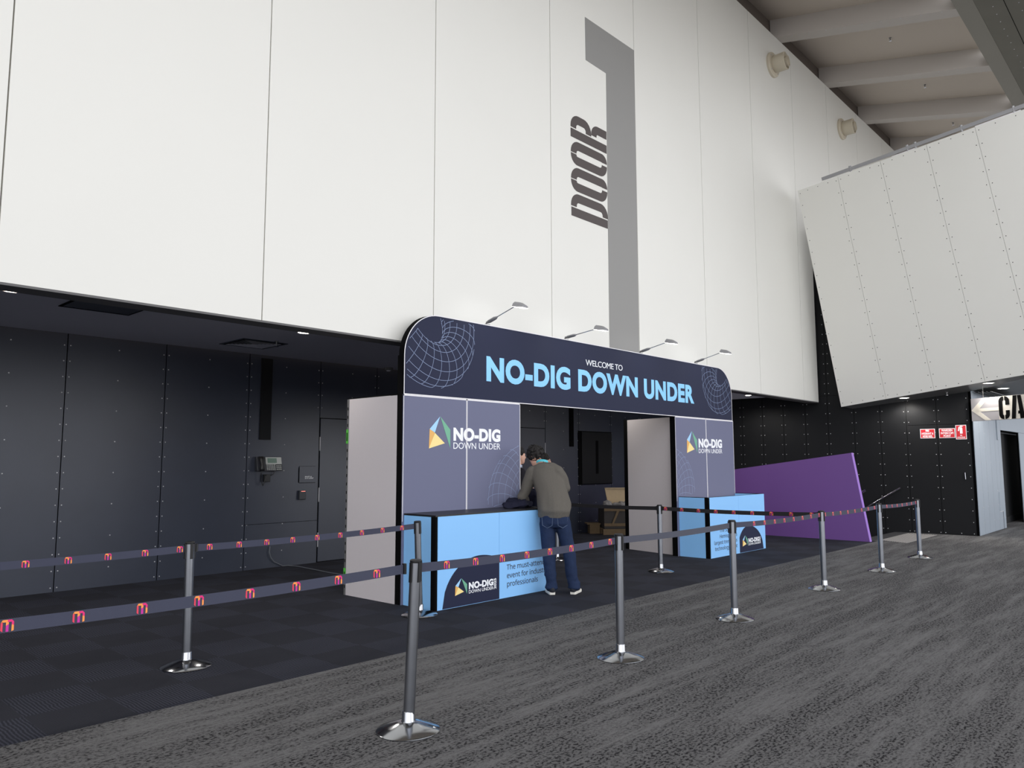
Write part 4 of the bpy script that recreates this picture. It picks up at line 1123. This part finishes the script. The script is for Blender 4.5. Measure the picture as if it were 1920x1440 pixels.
stanchion(9.485, 5.93, 'chrome stanchion in the archway opening before the pale return panel', links=[(9.528, 3.646, 'blackm', .10), (9.50, 7.85, 'black', 0)])
stanchion(9.50, 7.85, 'chrome stanchion seen between the legs of the man in grey')

# ------------------------------------------------------------------ crate on a pallet inside the arch
dC = Vector((.73, -.68, 0)); rC = dC; nC = Vector((.68, .73, 0))     # dC: picture-right, nC: away
o = Vector((13.40, 9.78, 0))
t = thing('pallet', o, 'rough timber pallet under the dark crate behind the archway', 'pallet')
for k in range(3):
    mb = MB(); mb.obox(o-nC*0+nC*.32*k+dC*.0, dC*.9, nC*.1, (0, 0, .10)); mb.build('bearer', M_pallet, t)
for k in range(5):
    mb = MB(); mb.obox(o+nC*.19*k+Vector((0, 0, .10)), dC*.9, nC*.12, (0, 0, .022)); mb.build('deck_board', M_pallet, t)
o2 = o + Vector((0, 0, .123)) + dC*.02
t = thing('packing_crate', o2, 'dark packing crate on the pallet behind the archway', 'crate')
mb = MB(); mb.obox(o2, dC*.8, nC*.7, (0, 0, .45)); mb.build('box', M_crate, t, bevel=.008)
for dz in (.06, .38):
    mb = MB(); mb.obox(o2-nC*.012+Vector((0, 0, dz)), dC*.8, nC*.011, (0, 0, .06)); mb.build('batten', M_pallet, t)
mb = MB(); mb.prism([o2+dC*.16-nC*.014+Vector((0, 0, .1)), o2+dC*.2-nC*.014+Vector((0, 0, .1)), o2+dC*.34-nC*.014+Vector((0, 0, .4)), o2+dC*.28-nC*.014+Vector((0, 0, .4))], -nC*.006); mb.build('brace', M_pallet, t)
t = thing('plywood_board', o2+Vector((0, 0, .45)), 'pale plywood board standing on the dark crate', 'board')
c0 = o2+dC*.14+nC*.22+Vector((0, 0, .452))
mb = MB(); mb.prism([c0, c0+dC*.6, c0+dC*.58+Vector((0, 0, .42)), c0-dC*.08+Vector((0, 0, .42))], nC*.02); mb.build('sheet', M_wood, t)
mb = MB(); mb.prism([c0-nC*.001, c0+dC*.03-nC*.001, c0-dC*.05+Vector((0, 0, .42))-nC*.001, c0-dC*.08+Vector((0, 0, .42))-nC*.001], -nC*.02)
mb.prism([c0-dC*.08+Vector((0, 0, .40))-nC*.001, c0+dC*.58+Vector((0, 0, .40))-nC*.001, c0+dC*.58+Vector((0, 0, .42))-nC*.001, c0-dC*.08+Vector((0, 0, .42))-nC*.001], -nC*.02); mb.build('edge_batten', M_wood, t)
def lump(mb, c, a, b, d, amp, seed):
    k = len(mb.v); mb.ell(c, a, b, d, 0, 44, 30)
    for i in range(k, len(mb.v)):
        p = mb.v[i]; q = noise.noise_vector(p*9+Vector((seed, 0, 0))) + noise.noise_vector(p*24+Vector((seed, 5, 0)))*.55; mb.v[i] = p + q*amp
mb = MB(); lump(mb, o2+dC*.10+nC*.1+Vector((0, 0, .52)), dC*.11, nC*.07, Vector((0, 0, .085)), .03, 3); lump(mb, o2+dC*.45+nC*.08+Vector((0, 0, .50)), dC*.30, nC*.08, Vector((0, 0, .065)), .04, 5)
solo(mb, 'plastic_wrap', M_wrap, 'crumpled grey plastic wrap lying on the dark crate', 'plastic wrap', origin=o2+Vector((0, 0, .45)), smooth=True)
mb = MB(); q = o - dC*.24 + nC*.3
mb.obox(q, dC*.22, nC*.3, (0, 0, .20)); mb.obox(q-dC*.06+Vector((0, 0, .20)), dC*.3, nC*.34, (0, 0, .022))
solo(mb, 'timber_offcut', M_pallet, 'small timber trestle beside the pallet behind the archway', 'trestle', origin=q)

# things on the long counter
mb = MB(); lump(mb, Vector((7.02, 6.42, 1.03)), Vector((.24, 0, 0)), Vector((0, .13, 0)), Vector((.03, 0, .055)), .035, 11); lump(mb, Vector((7.08, 6.50, 1.055)), Vector((.15, 0, 0)), Vector((0, .11, 0)), Vector((0, 0, .06)), .03, 14)
for v in mb.v: v.z = max(v.z, .992)
solo(mb, 'folded_jacket', M_navycloth, 'dark navy jacket lying in a heap on the long counter', 'jacket', origin=(7.05, 6.42, .992), smooth=True)

# ------------------------------------------------------------------ people
def remesh(mb, name, m, parent, vox=.012, smooth_it=6, fac=.5):
    o = mb.build(name, m, None, origin=(0, 0, 0))
    r = o.modifiers.new('r', 'REMESH'); r.mode = 'VOXEL'; r.voxel_size = vox
    s = o.modifiers.new('s', 'SMOOTH'); s.factor = fac; s.iterations = smooth_it
    dg = bpy.context.evaluated_depsgraph_get(); me = bpy.data.meshes.new_from_object(o.evaluated_get(dg))
    o.modifiers.clear(); old = o.data; o.data = me; bpy.data.meshes.remove(old)
    if not me.materials: me.materials.append(m)
    me.polygons.foreach_set('use_smooth', [True]*len(me.polygons))
    if parent:
        po = parent_origin(parent)
        for v in me.vertices: v.co -= po
        o.parent = parent; o.location = (0, 0, 0)
    return o
def limb(mb, pts, rad, seg=14):
    P = [Vector(p) for p in pts]
    Q, Rr = [], []
    for i in range(len(P)-1):
        for k in range(5):
            s = k/5; Q.append(P[i].lerp(P[i+1], s)); Rr.append(rad[i]*(1-s)+rad[i+1]*s)
    Q.append(P[-1]); Rr.append(rad[-1]); mb.tube(Q, Rr, seg)
    for p, r_ in zip(P, rad): mb.ell(p, (r_, 0, 0), (0, r_, 0), (0, 0, r_), 0, 12, 8)
def hand(mb, w, d, up, side, curl=.5, s=1.0):
    """palm, four unequal bent fingers and a thumb; w wrist, d direction, up back of hand, side towards the thumb"""
    w, d, up, side = Vector(w), Vector(d).normalized(), Vector(up).normalized(), Vector(side).normalized()
    mb.loft([(w, side*.028*s, up*.020*s), (w+d*.03*s, side*.036*s, up*.017*s), (w+d*.075*s, side*.042*s, up*.014*s), (w+d*.09*s, side*.040*s, up*.011*s)], 14)
    for k, (off, l) in enumerate(((.030, .072), (.010, .080), (-.010, .074), (-.029, .058))):
        p = w + d*.085*s + side*off*s; a = d.copy(); pts = [p]
        for j in range(3):
            a = (a - up*(curl*.55)).normalized(); p = p + a*(l*s*(.45, .32, .23)[j]); pts.append(p)
        limb(mb, pts, [.0095*s, .009*s, .0085*s, .0075*s], 8)
    p = w + d*.025*s + side*.03*s; a = (d*.6+side*.75-up*.25).normalized()
    limb(mb, [p, p+a*.035*s, p+(a*.9+d*.4).normalized()*.065*s], [.013*s, .0105*s, .009*s], 8)
def head(mb, c, f, up, s=1.0):
    """skull, jaw, nose, ears; c centre of the head, f facing direction"""
    c, f, up = Vector(c), Vector(f).normalized(), Vector(up).normalized(); r = f.cross(up).normalized(); up = r.cross(f)
    mb.ell(c+up*.025*s-f*.012*s, r*.075*s, f*.094*s, up*.092*s)
    mb.loft([(c-up*.115*s+f*.052*s, r*.024*s, f*.020*s), (c-up*.095*s+f*.045*s, r*.042*s, f*.040*s), (c-up*.06*s+f*.030*s, r*.060*s, f*.060*s), (c-up*.01*s+f*.015*s, r*.068*s, f*.076*s), (c+up*.03*s+f*.01*s, r*.068*s, f*.08*s)], 18)
    mb.ell(c+up*.018*s+f*.080*s, r*.045*s, f*.014*s, up*.010*s)          # brow
    mb.loft([(c+up*.010*s+f*.084*s, r*.008*s, f*.008*s), (c-up*.018*s+f*.096*s, r*.011*s, f*.012*s), (c-up*.034*s+f*.098*s, r*.016*s, f*.014*s), (c-up*.042*s+f*.088*s, r*.012*s, f*.008*s)], 12)  # nose
    mb.ell(c-up*.062*s+f*.080*s, r*.024*s, f*.010*s, up*.006*s); mb.ell(c-up*.074*s+f*.078*s, r*.021*s, f*.010*s, up*.007*s)  # lips
    mb.ell(c-up*.098*s+f*.066*s, r*.018*s, f*.014*s, up*.014*s)          # chin
    for sg_ in (1, -1):
        mb.ell(c+r*(.076*sg_)*s-f*.012*s-up*.005*s, r*.008*s, f*.020*s, up*.033*s)
        mb.ell(c+r*(.080*sg_)*s-f*.020*s+up*.004*s, r*.009*s, f*.010*s, up*.026*s)
def eyes(c, f, up, parent, s=1.0):
    c, f, up = Vector(c), Vector(f).normalized(), Vector(up).normalized(); r = f.cross(up).normalized(); up = r.cross(f)
    for sg_ in (1, -1):
        p = c + f*.071*s + r*(.031*sg_)*s + up*.003*s
        mb = MB(); mb.ell(p, r*.012*s, f*.011*s, up*.010*s, 0, 12, 8); mb.ell(p+f*.007*s, r*.006*s, f*.006*s, up*.006*s, 1, 10, 6)
        mb.build('eye', [M_trim, M_gap], parent, smooth=True)
def hair_cap(c, f, up, parent, s=1.0, mess=.02, seed=0, back=.0):
    c, f, up = Vector(c), Vector(f).normalized(), Vector(up).normalized(); r = f.cross(up).normalized(); up = r.cross(f)
    mb = MB()
    mb.ell(c+up*.040*s-f*.022*s, r*.084*s, f*.100*s, up*.092*s, 0, 40, 28)
    keep = []
    for i, v in enumerate(mb.v):
        d_ = v - c; ff, uu = d_.dot(f)/s, d_.dot(up)/s
        lim = -.058 - back if ff < -.03 else (-.058-back + (ff+.03)*1.05 if ff < .035 else .012 + (ff-.035)*.75)
        if uu < lim:
            k = (lim-uu)*s; v += up*k*.97; v -= (d_ - up*d_.dot(up)).normalized()*min(.03*s, k*.3)
        q = noise.noise_vector(v*38+Vector((seed, 1, 2))); w_ = max(0, min(1, (uu+.07)/.05))
        mb.v[i] = v + q*mess*s*w_ + (d_.normalized()*abs(noise.noise(v*55))*mess*.6*s*w_)
    return mb.build('hair', M_hair, parent, smooth=True)

# --- man in the grey-brown jumper, leaning on the counter
O = Vector((7.19, 5.86, 0)); Rm = Vector((.681, -.733, 0)); Dm = Vector((.733, .681, 0)); UP = Vector((0, 0, 1))
def mp(px, py, d): return O + Rm*((px-1055)/153.0) + Dm*d + UP*((1110-py)/153.0)
man = thing('person', O, 'person in an olive grey jumper and blue jeans leaning over the long counter', 'person')
ankL, ankR = mp(1034, 1097, -.10), mp(1075, 1097, -.08)
kneL, kneR = mp(1030, 1038, -.03), mp(1067, 1036, -.03)
hipL, hipR = mp(1029, 978, -.02), mp(1056, 975, -.02)
shL, shR = mp(1002, 893, .24), mp(1049, 893, .17)
elL, elR = mp(983, 938, .30), mp(1064.5, 922, .18)
wrL, wrR = mp(990, 949, .44), mp(1034, 937, .48)
pel = mp(1041, 966, -.02); wst = mp(1040, 945, .04); che = mp(1031, 905, .18); nek = mp(1021, 876, .27); hdc = mp(1009, 864, .36)
hf = (-Rm*.62 + Dm*.72 - UP*.52).normalized(); hu = (UP*.86 + Dm*.30 - Rm*.42).normalized()
ax = (Rm*1.0 - Dm*.10).normalized(); tn = (che-pel).normalized(); fw = ax.cross(tn); 
if fw.dot(Dm) < 0: fw = -fw
b = MB()
b.loft([(pel-UP*.08, ax*.14, Dm*.09), (pel, ax*.155, Dm*.105), (wst, ax*.14, fw*.09), (che, ax*.17, fw*.10), (mp(1027, 890, .22), ax*.16, fw*.09), (nek-UP*.02, ax*.06, fw*.055)], 20)
limb(b, [shL, elL, wrL], [.050, .040, .028]); limb(b, [shR, elR, wrR], [.050, .040, .028])
limb(b, [hipL, kneL, ankL], [.080, .052, .038]); limb(b, [hipR, kneR, ankR], [.080, .052, .038])
limb(b, [nek-UP*.04, hdc-UP*.04], [.055, .052])
head(b, hdc, hf, hu)
hand(b, wrL, Dm*.8-Rm*.3, UP, Rm, .35); hand(b, wrR, Dm*.5-Rm*.8, UP, Dm*-1, .4)
for a_ in (ankL, ankR): b.ell(a_+Dm*.06-UP*.03, Rm*.035, Dm*.10, UP*.03)
remesh(b, 'body', M_skin, man, .009, 3)
eyes(hdc, hf, hu, man); hair_cap(hdc, hf, hu, man, 1.12, .032, 4)
# jumper
b = MB()
hem = mp(1040, 972, -.02)
b.loft([(hem-UP*.015, ax*.178, Dm*.125), (hem+UP*.02, ax*.183, Dm*.13), (hem+UP*.07, ax*.200, Dm*.142), (mp(1041, 950, .03), ax*.205, fw*.14), (mp(1038, 930, .09), ax*.195, fw*.135), (che, ax*.205, fw*.135), (mp(1028, 891, .21), ax*.195, fw*.12), (mp(1025, 881, .24), ax*.135, fw*.09), (nek-UP*.005, ax*.070, fw*.066)], 28)
limb(b, [shL, elL, wrL.lerp(elL, .12)], [.083, .066, .050]); limb(b, [shR, shR.lerp(elR, .5)+Rm*.012, elR, wrR.lerp(elR, .12)], [.088, .076, .062, .050])
limb(b, [nek-UP*.05, shR.lerp(nek, .4)+UP*.005, shR], [.075, .085, .085]); limb(b, [nek-UP*.06, shL], [.07, .08])
b.ell(mp(1064, 957, .0), Rm*.055, Dm*.10, UP*.05); b.ell(mp(1020, 966, .0), Rm*.06, Dm*.10, UP*.05)
for v in b.v:
    q = noise.noise_vector(v*7); kk = max(0, min(1, (1.25-v.z)/.3)); v += q*.010 + noise.noise_vector(Vector((v.x*12, v.y*12, v.z*22)))*(.006+.010*kk)
remesh(b, 'jumper', M_sweater, man, .010, 5)
for k in range(2):
    m_ = MB(); w_ = (wrL, wrR)[k].lerp((elL, elR)[k], .10); dd = ((wrL, wrR)[k]-(elL, elR)[k]).normalized()
    m_.tube([w_-dd*.03, w_+dd*.02], [.050, .046], 20); m_.build('cuff', M_sweater, man, smooth=True)
# jeans
b = MB()
b.loft([(mp(1041, 962, -.02), ax*.165, Dm*.115), (mp(1041, 974, -.02), ax*.178, Dm*.13), (mp(1041.5, 984, -.025), ax*.178, Dm*.13), (mp(1042, 992, -.02), ax*.150, Dm*.105)], 24)
limb(b, [mp(1028, 985, -.02), kneL, mp(1032, 1075, -.09), ankL+UP*.005], [.098, .080, .070, .064]); limb(b, [mp(1056, 983, -.02), kneR, mp(1071, 1075, -.07), ankR+UP*.005], [.098, .080, .070, .064])
for a_, r_ in ((ankL, .068), (ankR, .068)): b.tube([a_+UP*.06, a_-UP*.018], [r_-.002, r_+.008], 18)
for v in b.v:
    q = noise.noise_vector(Vector((v.x*8, v.y*8, v.z*26))); k = max(0, .75-v.z)/.75; v += q*(.006+.014*k)
jn = remesh(b, 'jeans', M_jeans, man, .010, 4)
for sx_ in (-1, 1):
    m_ = MB(); path = []
    for a_, b_ in ((-.062, .045), (-.056, -.045), (0, -.075), (.056, -.045), (.062, .045)):
        p = mp(1041+14*sx_, 980, 0) + Rm*a_ + UP*b_; xx = (p-mp(1041, 980, 0)).dot(Rm)
        dd = .135*math.sqrt(max(.05, 1-(xx/.19)**2)); path.append(p - Dm*(dd+.02) )
    m_.ribbon(path, .006, -Dm, .001); m_.build('pocket_stitching', M_stitch, jn)
# shoes
def shoe(a_, d_, parent):
    d_ = Vector(d_).normalized(); s_ = Vector((d_.y, -d_.x, 0)); h = Vector((a_.x, a_.y, 0)) - d_*.058
    b = MB()
    for r_ in ([(h, .030), (h+d_*.03, .039), (h+d_*.10, .038), (h+d_*.18, .046), (h+d_*.235, .042), (h+d_*.27, .022)],):
        top = [p+s_*w for p, w in r_]; bot = [p-s_*w for p, w in r_][::-1]
        b.prism([p+UP*.001 for p in top+bot], UP*.034)
    so = b.build('shoe', M_shoe, parent)
    u_ = MB()
    u_.loft([(h+d_*.005+UP*.034, s_*.032, d_*.02), (h+d_*.022+UP*.075, s_*.034, d_*.022)], 16)
    u_.ell(h+d_*.04+UP*.06, s_*.040, d_*.06, UP*.05); u_.ell(h+d_*.14+UP*.045, s_*.042, d_*.12, UP*.042)
    for v in u_.v: v.z = max(v.z, .030)
    old = so.data; so.data = u_.build('tmp', M_shoe, parent, smooth=True).data; 
    for o_ in list(bpy.data.objects):
        if o_.name.startswith('tmp'): bpy.data.objects.remove(o_, do_unlink=True)
    so.data.materials.clear(); so.data.materials.append(M_shoe)
    b.build('sole', M_sole, so, bevel=.006)
shoe(ankL, Dm*.95-Rm*.15, man); shoe(ankR, Dm*.9+Rm*.35, man)
# lanyard round the collar
m_ = MB(); pts = []
for k in range(21):
    an = PI*(1.02 + .96*k/20) if False else -PI*.06 - PI*.88*k/20
    pts.append(nek + UP*(.016) + ax*(.073*math.cos(an)) + fw*(.069*math.sin(an)) + (hu*.0))
for i in range(20):
    m_.prism([pts[i]-UP*.016, pts[i+1]-UP*.016, pts[i+1]+UP*.012, pts[i]+UP*.012], (pts[i]-nek).normalized()*.003)
m_.build('lanyard', M_cyan, man)
# bag under his arm on the counter
mb = MB(); q = at_y(1000, 938, 6.52); lump(mb, Vector((q.x, 6.52, 1.10)), Vector((.10, -.06, 0)), Vector((.06, .09, 0)), Vector((0, 0, .125)), .02, 21)
for v in mb.v: v.z = max(v.z, .992)
t = thing('shoulder_bag', Vector((q.x, 6.52, .992)), 'dark bag on the counter under the arm of the man in grey', 'bag')
mb.build('bag_body', M_navycloth, t, smooth=True)
c = Vector((q.x+.02, 6.45, 1.17)); mb = MB(); mb.ell(c, (.02, 0, 0), (0, .012, 0), (0, 0, .035)); mb.build('lime_tag', M_lime, t, smooth=True)

# --- attendant behind the leg panel, and a third person beyond
def standing(O, f, hgt, label, tie):
    f = Vector(f).normalized(); r = f.cross(UP).normalized(); s = hgt/1.75; O = Vector(O)
    P_ = thing('person', O, label, 'person')
    q = lambda a, b_, c_: O + r*a*s + f*b_*s + UP*c_*s
    b = MB()
    b.loft([(q(0, 0, .86), r*.14*s, f*.10*s), (q(0, 0, .98), r*.15*s, f*.105*s), (q(0, .01, 1.12), r*.135*s, f*.09*s), (q(0, .01, 1.30), r*.165*s, f*.10*s), (q(0, 0, 1.42), r*.17*s, f*.085*s), (q(0, 0, 1.48), r*.06*s, f*.055*s)], 20)
    for k in (1, -1):
        limb(b, [q(.085*k, 0, .90), q(.095*k, .02, .49), q(.10*k, -.02, .09)], [.085*s, .055*s, .04*s])
        b.ell(q(.10*k, .05, .035), r*.04*s, f*.12*s, UP*.034*s)
        limb(b, [q(.185*k, 0, 1.40), q(.22*k, -.02, 1.12), q(.15*k, .22, 1.12)], [.05*s, .04*s, .028*s])
        hand(b, q(.15*k, .22, 1.12), f*.9-r*.3*k, UP*.6+r*.6*k, UP, .8, s)
    limb(b, [q(0, 0, 1.44), q(0, .02, 1.58)], [.056*s, .052*s]); hc = q(0, .03, 1.635); head(b, hc, f, UP, s)
    remesh(b, 'body', M_skin, P_, .009, 3)
    eyes(hc, f, UP, P_, s); hair_cap(hc, f, UP, P_, 1.06*s, .016, hgt*3)
    b = MB()
    b.loft([(q(0, 0, .80), r*.17*s, f*.125*s), (q(0, 0, .98), r*.175*s, f*.13*s), (q(0, .01, 1.12), r*.16*s, f*.115*s), (q(0, .01, 1.30), r*.19*s, f*.125*s), (q(0, 0, 1.42), r*.19*s, f*.105*s), (q(0, -.005, 1.475), r*.075*s, f*.072*s)], 24)
    for k in (1, -1): limb(b, [q(.185*k, 0, 1.40), q(.22*k, -.02, 1.12), q(.165*k, .16, 1.12)], [.07*s, .058*s, .045*s])
    remesh(b, 'jacket', M_suit, P_, .012, 4)
    b = MB()
    b.loft([(q(0, 0, .84), r*.15*s, f*.11*s), (q(0, 0, .93), r*.155*s, f*.115*s)], 20)
    for k in (1, -1): limb(b, [q(.085*k, 0, .88), q(.095*k, .02, .49), q(.10*k, -.02, .07)], [.095*s, .075*s, .062*s])
    remesh(b, 'trousers', M_suit, P_, .012, 4)
    for k in (1, -1):
        b = MB(); b.ell(q(.10*k, .06, .045), r*.048*s, f*.14*s, UP*.044*s)
        for v in b.v: v.z = max(v.z, .002)
        b.build('shoe', M_shoe, P_, smooth=True)
    b = MB(); b.tube([q(0, .012, 1.468), q(0, .018, 1.512)], [.066*s, .061*s], 20); b.build('collar', M_shirt, P_, smooth=True)
    return P_
q = at_y(973.5, 863, 7.22)
standing((q.x-.02, 7.22+.03, 0), (.83, -.45, 0), 1.76, 'dark-haired person in a dark jacket half hidden behind the archway leg', 1)
q = at_y(1019, 866, 8.3)
standing((q.x, 8.3, 0), (.55, -.7, 0), 1.68, 'person in dark clothes hidden behind the man in grey, only hair showing', 0)

for o in bpy.data.objects:
    if '_o' in o: del o['_o']
